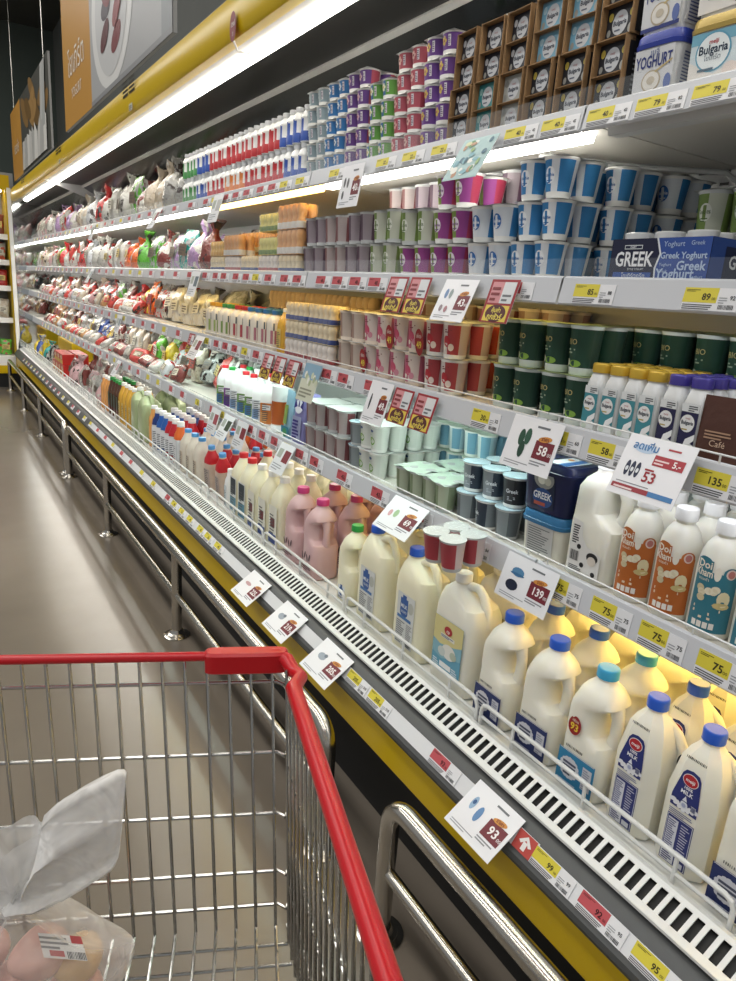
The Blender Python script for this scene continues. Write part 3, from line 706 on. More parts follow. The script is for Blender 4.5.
K['greygreen'] = Kind(pack4(['#c3c8b4', '#7f9c48', '#d4d8ca', '#a3b082', '#c0c6b4', '#6f8c3c'], **FG, base=pmat('cup_frosted', '#b9bcbc', .3), art=art_oval('#dfe3d6', 'ไขมัน 0%', '#4d6a2a')))
def art_flower(c1, c2):
    def f(t, r0, r1, h):
        a = Art()
        for i in range(5):
            q = 2*pi*i/5; a.ell(-.006+.007*cos(q), h*.6+.007*sin(q), .0045, .0045, c1, 1, 8)
        a.ell(-.006, h*.6, .0035, .0035, c2, 2, 8); a.rect(.010, h*.34, .018, h*.84, '#e4e0e6', 1).lines(.0108, h*.38, .0172, h*.8, 5, '#6a5a78', 2, .5)
        a.build('printed_emblem', t, cone(r0, r1, h))
    return f
FLW = {'s_purple': ('#d8b848', '#b84a5a'), 's_red': ('#e8b0a8', '#7a2438'), 's_green': ('#e6e8c8', '#d8b030'), 's_mixed': ('#d8b0c0', '#b83a50'), 's_blue': ('#e4eef4', '#2a5a9c'), 's_clear': ('#b8c8ce', '#8aa0a8')}
def small(cs, nm): K[nm] = Kind(pack4(cs, r0=.029, r1=.034, h=.053, pitch=.0695, zb=.2, art=art_flower(*FLW[nm])))
small(['#6f3f9a', '#7a4aa6', '#c9a43c', '#5f3290', '#e0dce4', '#7a4aa6'], 's_purple')
small(['#c85565', '#b43c50', '#e0d4d4', '#cf6a74', '#7c3a84', '#c04a5a'], 's_red')
small(['#63a83e', '#7cb857', '#e6e8da', '#4f9636', '#8fc05e', '#2f6aa8'], 's_green')
small(['#6a3f94', '#b8485c', '#d8ccd6', '#593088', '#b0485a', '#6a3f94'], 's_mixed')
small(['#2f7cc4', '#c9dcea', '#3a86cc', '#2569b0', '#dde6ee', '#2f7cc4'], 's_blue')
small(['#8fa5ae', '#a3b6bd', '#8499a3', '#9db0b8', '#8fa5ae', '#b4c3c8'], 's_clear')
GB = pmat('cup_grey_green', '#ccd6d2', .35)
def art_bio(t, r0, r1, h):
    a = Art().text('BIO', 0, h*.62, .0125, '#c9b873', 2, maxw=.036).lines(-.012, h*.44, .012, h*.56, 2, '#9fb39a', 2, .5).ell(.010, h*.24, .016, .008, '#7fae3c', 1, 14).ell(-.012, h*.26, .009, .008, '#c9cfae', 1.5, 12)
    a.build('printed_emblem', t, cone(r0, r1, h, -.25))
K['bio'] = Kind(pack4(['#1f4634', '#2a4a40', '#183a2c', '#2f5c48', '#3a5a4c', '#234c3c'], r0=.029, r1=.0365, h=.11, pitch=.0765, base=GB, lid=pmat('green_foil', '#aebd84', .3, .3, bump=.25, nscale=40, noise=.15), art=art_bio, zb=.16))
def art_fruit(c1, c2):
    def f(t, r0, r1, h):
        a = Art().ell(-.004, h*.48, .012, .016, c1, 1, 14, .3).ell(.010, h*.32, .009, .010, c2, 1.5, 12).ell(-.012, h*.3, .006, .007, '#f0e8d8', 1.5, 10).lines(-.012, h*.72, .012, h*.84, 2, '#8a4044', 1.5)
        a.build('printed_emblem', t, cone(r0, r1, h, .2))
    return f
BG = dict(r0=.031, r1=.0385, h=.098, pitch=.081)
K['grapefruit'] = Kind(pack4(['#cf4a34', '#e8d9cc', '#d85a3c', '#c24030', '#e4d2c2', '#cf4a34'], **BG, art=art_fruit('#e07a4c', '#c23a2a')))
K['redcup'] = Kind(pack4(['#b84046', '#c8b4b4', '#d04a50', '#e4dcd8', '#b84046', '#dcd0cc'], **BG, art=art_fruit('#c22a34', '#e8d4c8')))
K['pinkcup'] = Kind(pack4(['#e2d2c8', '#d06c86', '#e8dcd2', '#dcb4b4', '#e2d2c8', '#c85a7c'], **BG, base=pmat('cup_cream', '#e6d8c8', .4), art=art_fruit('#cf4a6a', '#d88a9c')))
K['tanpack'] = Kind(pack4(['#cbb9ac', '#b08a80', '#d6c8ba', '#c0a49a', '#cbb9ac', '#a88478'], **BG, base=pmat('cup_cream', '#e6d8c8', .4)))
def art_lime(t, r0, r1, h):
    a = Art().ell(.002, h*.42, .013, .014, '#6aa32c', 1, 16, .4).ell(-.004, h*.5, .006, .007, '#8fc04a', 1.5, 12).ell(.0, h*.8, .009, .005, '#3a5a8c', 1.2, 12).lines(-.016, h*.64, .008, h*.7, 1, '#8f9c94', 1.5)
    a.build('printed_emblem', t, cone(r0, r1, h, -.1))
K['lime'] = Kind(pack4(['#dfe4dc', '#e6eae4', '#ccd6cc', '#c2d0ba', '#dfe4dc', '#d0dacc'], r0=.027, r1=.034, h=.09, art=art_lime))
K['bluelow'] = Kind(pack4(['#6fa4c4', '#a9cadb', '#d2e0e4', '#86b4cc', '#6fa4c4', '#cfdfe2'], r0=.027, r1=.034, h=.09, lid=pmat('green_white_foil', '#cfe0d2', .3, .25, bump=.3, nscale=50)))
K['greentray'] = Kind(pack4(['#b4c0a4', '#8fa07c', '#c9d0be', '#a2b090', '#b8c2aa', '#7d9068'], r0=.026, r1=.034, h=.088, wave=.003, lid=pmat('green_white_foil', '#cfe0d2', .3, .25, bump=.3, nscale=50), base=pmat('cup_frosted', '#b9bcbc', .3)))
GL = pmat('blue_foil', '#b9cfdc', .25, .35, bump=.3, nscale=50, noise=.12)
def art_greekcup(t, r0, r1, h): Art().text('Greek', 0, h*.5, .011, '#e8ecf2', 2, bold=True, maxw=.034).lines(-.012, h*.25, .012, h*.4, 3, '#b9c0cc', 2).build('printed_emblem', t, cone(r0, r1, h))
K['greekcup'] = Kind(single_cup(['#2d3a4c', '#7c868e', '#39485c', '#a4abb0', '#2d3a4c', '#8c949a'], .0295, .0365, .084, lid=GL, art=art_greekcup))
K['greycup'] = Kind(single_cup(['#8d979c', '#5a646c', '#b2b8ba', '#7b858b', '#9aa2a6', '#5d666c'], .0295, .0365, .084, lid=GL, base=pmat('cup_frosted', '#b9bcbc', .3)))
K['blackcup'] = Kind(single_cup(['#23262c', '#4a4e54', '#1d2026', '#80858a', '#23262c', '#3a3d42'], .0295, .0365, .084, lid=GL, art=art_greekcup))
K['redsmall'] = Kind(pack4(['#b83c48', '#d8c4c0', '#c24c54', '#b83c48', '#cfa8a4', '#b83c48'], r0=.026, r1=.034, h=.085, lid=SHRINK, base=pmat('cup_frosted', '#b9bcbc', .3)))

def tub(w, d, h, body, lidm, arts, lid_h=.014, tab=False, name='yogurt_tub'):
    t = new(name); hy, hx = w/2, d/2
    MB().loft([(0, hx*.84, hy*.86, 5), (.004, hx*.87, hy*.89, 5), (h-.004, hx*.97, hy*.97, 5), (h, hx*.98, hy*.98, 5)], 40, body).obj('tub', t)
    MB().loft([(h-.010, hx*1.01, hy*1.01, 5), (h-.002, hx*1.03, hy*1.03, 5), (h-.001, hx, hy, 5), (h+lid_h-.003, hx*.98, hy*.98, 5), (h+lid_h, hx*.95, hy*.95, 5)], 40, lidm).obj('lid', t)
    arts(t, hx, hy, h); return t
def tubf(hx, h, e=0.): return lambda x, y, ee: (-(hx*.87+(hx*.10)*y/h)-.0006-ee, -x, y)
def tub_right(hx, hy, h): return lambda x, y, ee: (x, -(hy*.89+hy*.08*y/h)-.0006-ee, y)
def art_gold(t, hx, hy, h):
    a = Art().rect(-hy*.8, .006, hy*.8, h-.012, '#cfe0e6', 1); a.poly([(-hy*.8, .006), (hy*.8, .006), (hy*.8, .035), (0, .02), (-hy*.8, .045)], '#e6e2dc', 2)
    a.rect(-hy*.8, h*.7, hy*.8, h-.012, '#6fb4cf', 1.5); a.ell(-.004, h*.55, .034, .032, '#5aa6c8', 2, 28); a.ell(-.004, h*.55, .031, .029, '#eaf2f4', 3, 28)
    a.text('meiji', -.004, h*.68, .007, '#c12a34', 4, bold=True); a.text('Bulgaria', -.004, h*.53, .014, '#16324e', 4, bold=True, maxw=.056); a.text('โยเกิร์ต', -.004, h*.42, .008, '#3a5468', 4); a.lines(-.03, .026, .02, .034, 1, '#4a6a80', 4)
    a.ell(.032, .022, .014, .012, '#e9d9d2', 4)
    a.build('label', t, tubf(hx, h))
    a = Art().rect(-hx*.7, .008, hx*.7, h-.014, '#b9cdd4', 1).lines(-hx*.6, .012, hx*.6, h-.02, 14, '#5d7480', 2, .4); a.build('side_label', t, tub_right(hx, hy, h))
def art_yog(t, hx, hy, h):
    a = Art().rect(-hy*.82, .005, hy*.82, h-.012, '#d6d8dc', 1); a.text('เมจิ', 0, h*.76, .010, '#5a6ea8', 3); a.text('YOGHURT', 0, h*.55, .021, '#2b3a86', 3, bold=True, maxw=hy*1.5)
    a.rect(-hy*.82, .005, hy*.82, .012, '#2b3a86', 2); a.ell(-.002, .030, .021, .019, '#b9a98c', 2, 24); a.ell(-.002, .030, .018, .016, '#e6e2da', 3, 24); a.ell(-.002, .031, .009, .007, '#c8bca6', 4, 16); a.ell(.034, .024, .008, .014, '#5a70b4', 3, 12)
    a.poly([(.004, .046), (.04, .062), (.041, .059), (.006, .043)], '#c8b070', 3)
    a.build('label', t, tubf(hx, h))
    Art().rect(-hx*.75, .008, hx*.75, h-.014, '#c4c7cc', 1).lines(-hx*.6, .012, hx*.6, h-.02, 12, '#4a5488', 2, .45).build('side_label', t, tub_right(hx, hy, h))
K['goldtub'] = Kind(tub(.122, .118, .1, pmat('tub_white', '#dcdedf', .35), pmat('gold_lid', '#b29a52', .35, .2), art_gold))
K['yogtub'] = Kind(tub(.105, .105, .098, pmat('tub_white', '#dcdedf', .35), pmat('deep_blue_lid', '#24368f', .35), art_yog))
def art_sleeve(t, hx, hy, h):
    a = Art().rect(-.038, .004, .038, h-.004, '#c6c8c4', 1).lines(-.033, .01, .033, h-.014, 11, '#777a7a', 2, .45); a.build('paper_sleeve', t, tubf(hx, h))
def art_navytub(t, hx, hy, h):
    a = Art().rect(-.034, .010, .034, h+.004, '#1a2446', 1); a.ell(0, h*.78, .030, .020, '#9a9a94', 2, 24); a.ell(-.006, h*.76, .012, .010, '#e0dccc', 3, 14); a.ell(.012, h*.74, .010, .008, '#c6c0ae', 3, 14)
    a.ell(0, .030, .03, .020, '#244f96', 2, 20); a.text('GREEK', 0, .028, .014, '#eef2f6', 4, bold=True, maxw=.055); a.rect(-.024, .014, .010, .021, '#b4503a', 4)
    a.build('paper_sleeve', t, tubf(hx, h))
    Art().rect(-hx*.8, -.03, hx*.75, .03, '#d8dce4', 1).poly([(-hx*.8, -.03), (hx*.7, -.02), (hx*.75, .0), (-hx*.8, -.004)], '#2f6ab4', 2).ell(.016, .012, .008, .008, '#d8862c', 3, 12).build('top_label', t, flat((.0, -.02, h+.0146), (1, 0, 0), (0, 1, 0)))
K['whitetub'] = Kind(tub(.125, .11, .078, pmat('tub_cream', '#dedccf', .38), pmat('teal_lid', '#2f6f9c', .35), art_sleeve))
K['navytub'] = Kind(tub(.15, .115, .088, pmat('navy_plastic', '#17204a', .3), pmat('navy_lid', '#141c44', .28), art_navytub))

def carton2(bg, side, ac):
    t = new('yogurt_carton'); w, d, h = .082, .12, .124
    m = MB().box(-d/2+.0205, d/2, -w/2, w/2, 0, h, col(side, .6)); m.obj('box', t)
    m = MB()
    for x in (-w/2, w/2-.0015): m.box(-d/2+.002, -d/2+.03, x, x+.0015, 0, h+.004, CARTON)
    for z in (0, h/2, h+.002): m.box(-d/2+.004, -d/2+.03, -w/2, w/2, z, z+.0015, CARTON)
    m.obj('cardboard_tray', t)
    for k in (0, 1):
        a = Art().rect(-w/2+.0025, .003, w/2-.0025, h/2-.003, bg, 1)
        a.ell(-.004, .031, .0195, .0225, '#c9ced4', 2, 22); a.text('Bulgaria', -.004, .027, .009, '#1d2840', 3, bold=True, maxw=.034); a.lines(-.016, .016, .008, .022, 1, '#5a6478', 3); a.text('meiji', -.004, .040, .0045, '#b03038', 3)
        a.ell(.026, .044, .008, .008, ac, 2, 12); a.ell(.026, .016, .008, .010, '#a9aaa2', 2, 12); a.ell(-.029, .045, .006, .008, ac, 2, 12); a.ell(-.030, .016, .005, .007, '#9a9c98', 2, 12)
        a.build('cup_label', t, front(-d/2+.019, k*h/2, .03))
    Art().rect(-.045, .005, .05, h-.006, side, 1).lines(-.03, .012, .04, h-.02, 10, '#8d9298', 2, .4).build('side_print', t, lambda x, y, e: (x, -w/2-.0004-e, y))
    return t
K['ct_yellow'] = Kind(carton2('#23262e', '#1c1c20', '#c9b23c')); K['ct_black'] = Kind(carton2('#262a36', '#23242a', '#c9ccd0'))
K['ct_blue'] = Kind(carton2('#6fb0d0', '#7d96a0', '#a9d0e0')); K['ct_teal'] = Kind(carton2('#2f8f94', '#2a7c80', '#8cc4c0')); K['ct_grey'] = Kind(carton2('#a8aca6', '#9a9e98', '#8c908c'))

def greekbox():
    t = new('greek_yogurt_multipack'); w, d, h = .225, .105, .088
    MB().box(-d/2, d/2, -w/2, w/2, 0, h-.006, col('#1c2450', .4)).obj('sleeve', t)
    for i in range(3):
        for j in range(2): MB().loft([(h-.0055, .0225, .029), (h+.004, .0235, .0305), (h+.0055, .0235, .0305), (h+.007, .022, .029)], 24, FOIL).obj('cup', t, (-.025+.05*j, -.072+.072*i, 0))
    a = Art().rect(-w/2, 0, w/2, h-.006, '#151b3e', 1); a.poly([(.0, 0), (w/2, 0), (w/2, h-.006), (-.005, h-.006), (.006, h*.6), (-.002, h*.3)], '#2b50a8', 2)
    a.poly([(.0, 0), (.003, 0), (.001, h*.3), (.009, h*.6), (-.002, h-.006), (-.006, h-.006), (.005, h*.6), (-.003, h*.3)], '#dfe4ec', 3)
    a.text('GREEK', -.053, .030, .028, '#eef0f4', 4, bold=True, maxw=.092); a.text('STYLE YOGURT', -.046, .022, .004, '#dfe4ea', 4); a.rect(-.079, .062, -.036, .070, '#dfe4ea', 4); a.rect(-.0775, .0635, -.0375, .0685, '#151b3e', 5); a.text('DAIRY', -.0575, .0642, .0036, '#e8ecf2', 6, bold=True)
    a.text('โยเกิร์ตกรีก', -.05, .007, .009, '#dfe4ea', 4, maxw=.08); a.rect(-.1, .004, -.008, .018, '#2f58ac', 3.5)
    for s, x, y, q in (('Yoghurt', .035, .066, .010), ('Greek', .085, .068, .008), ('Greek Yoghurt', .058, .044, .012), ('Greek', .078, .023, .017), ('Yoghurt', .045, .008, .018), ('Yoghurt', .022, .030, .006), ('Yoghurt', .092, .008, .006), ('Greek', .018, .018, .006)):
        a.text(s, x, y, q, '#b4cbee', 4, bold=q > .011, maxw=.1)
    a.build('front_print', t, front(-d/2))
    Art().rect(-d/2, 0, d/2, h-.006, '#2b50a8', 1).rect(-.01, .01, .04, h-.02, '#1c2450', 2).text('G', .016, .03, .024, '#dfe4ea', 3, bold=True).build('end_print', t, lambda x, y, e: (x, -w/2-.0004-e, y))
    return t
K['greekbox'] = Kind(greekbox())
def drink(hexc, cap, pour):
    t = new('drinking_yogurt_bottle'); r = .0215
    MB().loft([(0, r*.9, r*.9, 4), (.004, r, r, 4), (.1, r, r, 4), (.112, r*.93, r*.93, 3), (.122, r*.8, r*.8, 2.4), (.126, .0165, .0165), (.13, .0165, .0165)], 20, pmat('bottle_white', '#dfe1e0', .35)).obj('body', t)
    cap_mb(.127, .0195, .02, cap).obj('cap', t)
    a = Art().rect(-.0185, .004, .0185, .098, hexc, 1); a.rect(-.0185, .082, .0185, .098, '#dfe2e2', 2); a.lines(-.004, .084, .017, .096, 3, '#4c5258', 3)
    a.ell(-.002, .060, .0155, .017, '#e6e8e6', 2, 22); a.text('Bulgaria', -.002, .058, .0075, '#1f2c40', 3, bold=True, maxw=.026); a.text('meiji', -.002, .068, .004, '#b03038', 3); a.lines(-.012, .047, .008, .052, 1, '#b9a24a', 3)
    a.poly([(-.0185, .004), (.0185, .004), (.0185, .020), (.004, .026), (-.006, .016), (-.0185, .018)], '#dfe4e4', 2); a.poly([(.0185, .03), (.0185, .042), (.0, .030), (-.004, .016), (.004, .016)], '#eef0f0', 3); a.ell(-.008, .010, .007, .006, pour, 4, 12)
    a.build('label', t, front(-r-.0003)); return t
GOLDC = pmat('cap_gold', '#c3a038', .3, .3); PURC = pmat('cap_purple', '#3c3382', .32)
K['drinkteal'] = Kind(drink('#3a8f9c', GOLDC, '#c9d8c8')); K['drinknavy'] = Kind(drink('#26244f', PURC, '#a8607c'))
def mini(c, h=.128, r=.0265, capc='#dfe2e6'):
    m = MB(); cm = col(c); bw = pmat('bottle_white', '#dfe1e0', .35)
    m.loft([(0, r*.9, r*.9), (.004, r, r), (h*.28, r, r), (h*.30, r*.95, r*.95), (h*.62, r*.95, r*.95), (h*.66, r, r), (h*.78, r*.8, r*.8), (h*.86, r*.5, r*.5), (h*.88, r*.5, r*.5)], 14, bw, fn=lambda i, k: cm if k in (1, 2) or (k == 3 and i % 5 < 3) or (k == 4 and i % 5 == 1) else bw)
    m.loft([(h*.88, r*.6, r*.6), (h*.99, r*.6, r*.6), (h, r*.52, r*.52)], 12, col(capc))
    t = m.obj('milk_bottle'); return tag(t, 'x', 'x')
for nm, c in (('green', '#3f8f46'), ('blue', '#2a52b4'), ('red', '#c4262e'), ('orange', '#e07a2e')): K['mini_'+nm] = Kind(mini(c))
def yakult(nx, bot, band, name='yogurt_drink_pack', h=.068, r=.019):
    t = new(name)
    for i in range(nx):
        for j in range(2):
            m = MB(); bm = col(bot)
            m.loft([(0, r*.9, r*.9), (.003, r, r), (h*.3, r, r), (h*.45, r*.78, r*.78), (h*.58, r*.85, r*.85), (h*.72, r, r), (h*.9, r*.9, r*.9), (h, r*.72, r*.72)], 12, bm, fn=lambda q, k: col(band) if k == 1 else bm)
            m.obj('bottle', t, ((j-.5)*2.05*r, (i-(nx-1)/2)*2.05*r, 0))
    L = nx*2.05*r/2
    MB().loft([(-.0003, 2.1*r, L+.001, 8), (h+.0008, 2.1*r, L+.001, 8)], 24, SHRINK).obj('wrap', t)
    return t
for nm, b, c in (('cream', '#e2cfa4', '#2a4496'), ('white', '#dfd6cc', '#b8444c'), ('yellow', '#e3b455', '#d8a13a'), ('lemon', '#d9cf6a', '#6f8f3c')): K['yk_'+nm] = Kind(yakult(5, b, c))
K['yk_tall'] = Kind(yakult(4, '#dcb98a', '#24408c', h=.1, r=.024)); K['yk_peach'] = Kind(yakult(5, '#e2a05a', '#d6d3cb', h=.09, r=.021))
def cartonbottle(c, capc):
    m = MB(); bw = pmat('bottle_cream', '#ddd5c6', .4); cm = col(c)
    m.loft([(0, .036, .036, 5), (.004, .04, .04, 5), (.03, .04, .04, 5), (.085, .04, .04, 5), (.115, .04, .04, 5), (.135, .034, .034, 3), (.148, .02, .02), (.15, .02, .02)], 20, bw, fn=lambda i, k: cm if k == 2 and i % 3 else (col('#54606a') if k == 3 and i % 4 == 0 else bw))
    t = m.obj('milk_bottle'); tag(t, 'x', 'x')
    MB().loft([(.15, .024, .024), (.166, .024, .024), (.168, .022, .022)], 16, col(capc)).obj('cap', t); return t
for nm, c, cc in (('yellow', '#9fb45a', '#e2a52c'), ('green', '#7c9c4c', '#3f9a4c'), ('red', '#b8424c', '#cf3038'), ('blue', '#b9707c', '#2f74b8')): K['cb_'+nm] = Kind(cartonbottle(c, cc))
# detergent-like white grip bottles and orange-sleeved bottle on the fourth shelf
for nm, c1, c2, cc in (('purple', '#8c4a9c', '#5a2f94', CAPG), ('green', '#6f9c4c', '#3f7ab0', CAPR), ('plain', '#c9ccd4', '#7a9cc8', CAPW), ('orange', '#d8792c', '#e8a45a', CAPW)):
    K['grip_'+nm] = Kind(plain_bottle(pmat('slim_white', '#eef0f0', .3), cc, [(-.75, .05, .75, .5, c1), (-.7, .08, .1, .3, c2), (-.5, .35, .6, .46, '#e6e8ea')], h=.21, w=.075, rc=.017))
t = new('juice_bottle')
MB().loft([(0, .038, .038), (.004, .044, .044), (.03, .044, .044), (.034, .042, .042), (.135, .042, .042), (.14, .044, .044), (.2, .042, .042), (.205, .038, .038)], 28, pmat('slim_white', '#eef0f0', .3), fn=lambda i, k: col('#c75a1c') if k in (3,) else (col('#e6d9c8') if k == 2 else pmat('slim_white', '#eef0f0', .3))).obj('body', t)
cap_mb(.204, .036, .02, CAPW).obj('cap', t)
K['orange_jar'] = Kind(t)
def pouch(w, h, d, c, art=None, name='drink_pouch'):
    m = MB(); m.loft([(0, d/2, w/2, 4), (.004, d/2, w/2, 4), (h*.5, d*.42, w/2, 3), (h*.88, d*.12, w/2, 3), (h, .0015, w*.49, 3)], 24, pmat('pouch_'+c.lstrip('#'), c, .3, noise=.08, nscale=30, bump=.3))
    t = m.obj(name); tag(t, 'x', 'x')
    if art: art(t, w, h, d)
    return t
def art_brown(t, w, h, d): Art().lines(-w*.3, h*.35, w*.3, h*.5, 3, '#b48a6c', 1, .5).text('Café', 0, h*.24, .012, '#d9b79a', 1, maxw=w*.6).build('printed_words', t, lambda x, y, e: (-(d/2*(1-.35*min(1, y/h)))-.002-e+.02*max(0, y/h-.5), -x, y))
K['brownpouch'] = Kind(pouch(.09, .12, .03, '#4a2c22', art_brown))
K['yellowpouch'] = Kind(pouch(.11, .20, .06, '#d9a52c', None)); K['purplepouch'] = Kind(pouch(.085, .2, .05, '#8a86bc', lambda t, w, h, d: Art().ell(0, h*.75, .03, .028, '#e8e8f2', 1, 16).poly([(-.03, h*.9), (-.01, h*.75), (-.035, h*.7)], '#3c3490', 2).poly([(.03, h*.9), (.01, h*.75), (.035, h*.7)], '#3c3490', 2).poly([(0, h*.95), (-.006, h*.75), (.006, h*.75)], '#3c3490', 2).rect(-.036, h*.05, .03, h*.55, '#aab0d6', 1).lines(-.03, h*.1, .025, h*.5, 6, '#3c3490', 2, .6).build('printed_front', t, lambda x, y, e: (-(d/2*(1-.72*max(0, y/h-.35)/.65))-.003-e, -x, y))))
K['greenpouch'] = Kind(pouch(.075, .2, .05, '#8fb4c8', lambda t, w, h, d: Art().rect(-.02, h*.3, .012, h*.7, '#8aa84a', 1).rect(-.036, 0.02, .036, h*.25, '#2f8fa8', 1).ell(0, h*.12, .02, .018, '#3fa05c', 2).build('printed_front', t, lambda x, y, e: (-(d/2*(1-.72*max(0, y/h-.35)/.65))-.003-e, -x, y))))
K['lilacpouch'] = Kind(pouch(.13, .19, .05, '#dfd6e4', lambda t, w, h, d: Art().ell(-.03, h*.72, .018, .02, '#d86a5c', 1).ell(.025, h*.6, .02, .024, '#e8e6f0', 1).ell(-.02, h*.45, .02, .018, '#a98cc4', 1).rect(-.05, h*.15, .05, h*.3, '#b9a6d0', 1).lines(-.04, h*.17, .04, h*.28, 2, '#6f5a94', 2).build('printed_front', t, lambda x, y, e: (-(d/2*(1-.72*max(0, y/h-.35)/.65))-.003-e, -x, y))))

# ------------------------------------------------------------------ bags and packs of the far half
BM = [bagmat('bag_white_print', '#c4c2ba', 14, .52), bagmat('bag_dark_print', '#3a302c', 22, .6), bagmat('bag_red_print', '#b4383c', 18, .6), bagmat('bag_painted_glare', '#a6a9a6', 30, .5, .15)]  # the last has pale glare of clear film painted into its colour as blotches
def bag(kind, w, d, h, m, seed):
    r = random.Random(seed); n = 22; mb = MB(); K_ = 10
    ph = [r.uniform(0, 6.28) for _ in range(6)]
    secs = []
    for k in range(K_+1):
        u = k/K_
        if kind == 'seal': px, py = (max(.04, sin(pi*min(1, .12+.9*u))**.6)), 1-.08*sin(pi*u)
        elif kind == 'bunch':
            px = py = [.8, .96, 1, 1, .95, .82, .6, .3, .22, .42, .6][k]
        else: px, py = [.85, 1, 1, 1, 1, .98, .96, .9, .75, .45, .1][k], [.9, 1, 1, 1, 1, 1, 1, .98, .95, .92, .9][k]
        secs.append((u*h, d/2*px, w/2*py, 3 if kind != 'bunch' else 2.2))
    mb.loft(secs, n, m)
    v2 = []
    for k, (x, y, z) in enumerate(mb.v):
        a = math.atan2(y, x); g = .05+.14*(z/h)
        f = 1+g*sin(3*a+ph[0]+z*40)*.6+g*sin(7*a+ph[1]-z*30)*.5+.05*sin(z*90+ph[2])
        v2.append((x*f, y*(1+.5*(f-1)), z*(1+.05*sin(2*a+ph[3])) if z > .01 else z))
    mb.v = v2
    t = mb.obj('food_bag', smooth=60); tag(t, 'x', 'x')
    if kind != 'bunch':
        q = w*.3; Art().rect(-q, h*.32, q, h*.62, ['#d8d4c4', '#a83a34', '#d9c06a', '#6c5a48'][seed % 4], 1).lines(-q*.8, h*.36, q*.7, h*.58, 3, '#4c4440', 2, .5).build('label', t, lambda x, y, e: (-d/2*(1.12 if kind == 'block' else 1.04)-.003-e, -x, y))
    return t
BK = []
for i in range(10):
    kind = ['seal', 'bunch', 'block', 'seal', 'bunch'][i % 5]
    k = Kind(bag(kind, [.15, .14, .13, .17, .16][i % 5], [.07, .11, .08, .06, .10][i % 5], [.2, .21, .16, .18, .19][i % 5], BM[i % 4], i)); BK.append(k); k.kind = kind
def flatpack(m, seed):
    mb = MB(); mb.loft([(0, .05, .075, 5), (.008, .06, .085, 4), (.03, .058, .083, 4), (.042, .045, .07, 3.4), (.045, .03, .05, 3)], 20, m)
    r = random.Random(seed); mb.v = [(x*(1+r.uniform(-.04, .04)), y*(1+r.uniform(-.03, .03)), z) for x, y, z in mb.v]
    t = mb.obj('chilled_pack', smooth=60); tag(t, 'x', 'x')
    Art().rect(-.04, -.022, .04, .022, ['#b8443f', '#e0d8c0', '#8c7c5a'][seed % 3], 1).lines(-.034, -.015, .03, .016, 3, '#f0e8dc' if seed % 3 != 1 else '#504840', 2, .5).build('label', t, flat((0, 0, .0455), (0, -1, 0), (1, 0, 0)))
    return t
FP = [Kind(flatpack(BM[i % 4], i)) for i in range(3)]
m = MB().box(-.06, .06, -.09, .09, 0, .11, pmat('red_board', '#b3241f', .4)); t = m.obj('food_box'); tag(t, 'x', 'x')
Art().rect(-.085, .012, .085, .05, '#d8b23c', 1).ell(0, .075, .05, .022, '#e8d8b4', 1).text('ชีส', 0, .066, .02, '#8c1a18', 2, bold=True).build('front_print', t, front(-.06))
K['redbox'] = Kind(t)
# ------------------------------------------------------------------ stock on the shelves and the deck
def fit(*parts):
    t = ' '.join(' '.join(p for p in parts if p).split()).replace(' ,', ',').strip(' ,')
    w = t.split()
    return t if len(w) <= 16 else ' '.join(w[:16]).strip(' ,')
ROW = ['front', 'second', 'third', 'fourth', 'fifth']
def grid(kinds, desc, group, ys, xs, z, tiers=1, dz=0, where='', jx=.003, rz=.04, scale=None, tiers_by_row=None, row0=0, t0=0, rot=0.):
    """a block of stock: columns from right to left, rows from front to back, tiers upwards"""
    if isinstance(kinds, str): kinds = [kinds]
    T = max(tiers) if isinstance(tiers, (list, tuple)) else tiers
    for j, x in enumerate(xs):
        for i, y in enumerate(ys):
            nt_ = tiers[i] if isinstance(tiers, (list, tuple)) else tiers
            if tiers_by_row: nt_ = tiers_by_row[j]
            for t in range(t0, nt_):
                k = kinds[(i+t*0+j*0) % len(kinds)] if len(kinds) == len(ys) else kinds[(i+j+t) % len(kinds)]
                lab = fit(desc+',', tierword(t, max(T, nt_)), (ROW[j+row0]+' row,') if len(xs)+row0 > 1 else '', (nth(i+1)+' from the right') if len(ys) > 1 else '', (',' if len(ys) > 1 else '')+' '+where if where else '')
                K[k].put((x+rnd.uniform(-jx, jx), y+rnd.uniform(-jx, jx), z+t*dz+.0004), rot+rnd.uniform(-rz, rz), lab, group, scale=scale)
DZ = .5608
R3 = (1.192, 1.318, 1.444)
S11 = (1.1, 1.1, 1)
grid('octo', 'milk bottle with navy oval-emblem label', 'faceted milk bottles at the near end', [.615, .735], R3, DZ, where='deck')
K['navy'].put((1.19, .487, DZ), .05, 'handled milk bottle with navy label, nearest on the deck, cut by the frame', 'handled milk bottles', scale=S11)
K['cyan93'].put((1.19, .862, DZ), .03, 'cyan-capped milk bottle with round red 93 sticker, front row', 'cyan capped milk bottles', scale=S11)
K['cyan'].put((1.325, .868, DZ), 0, 'cyan-capped milk bottle directly behind the one with the red 93 sticker', 'cyan capped milk bottles', scale=S11)
K['plainblue'].put((1.46, .868, DZ), 0, 'blue-capped milk bottle at the back, two behind the red 93 sticker', 'handled milk bottles', scale=S11)
grid('navy', 'handled blue-capped milk bottle', 'handled milk bottles', [1.005, 1.152], (1.19, 1.325, 1.46), DZ, where='beside big white jug', scale=S11)
K['cowjug'].put((1.20, 1.338, DZ), 0, 'big white milk jug with pale blue picture label and white cap', 'big milk jugs')
K['cowjug'].put((1.345, 1.345, DZ), .05, 'big white milk jug standing behind the one with the picture label', 'big milk jugs')
grid('jarjug', 'big cream milk jug with blue jar label', 'big milk jugs', [1.545, 1.765], (1.195, 1.33), DZ)
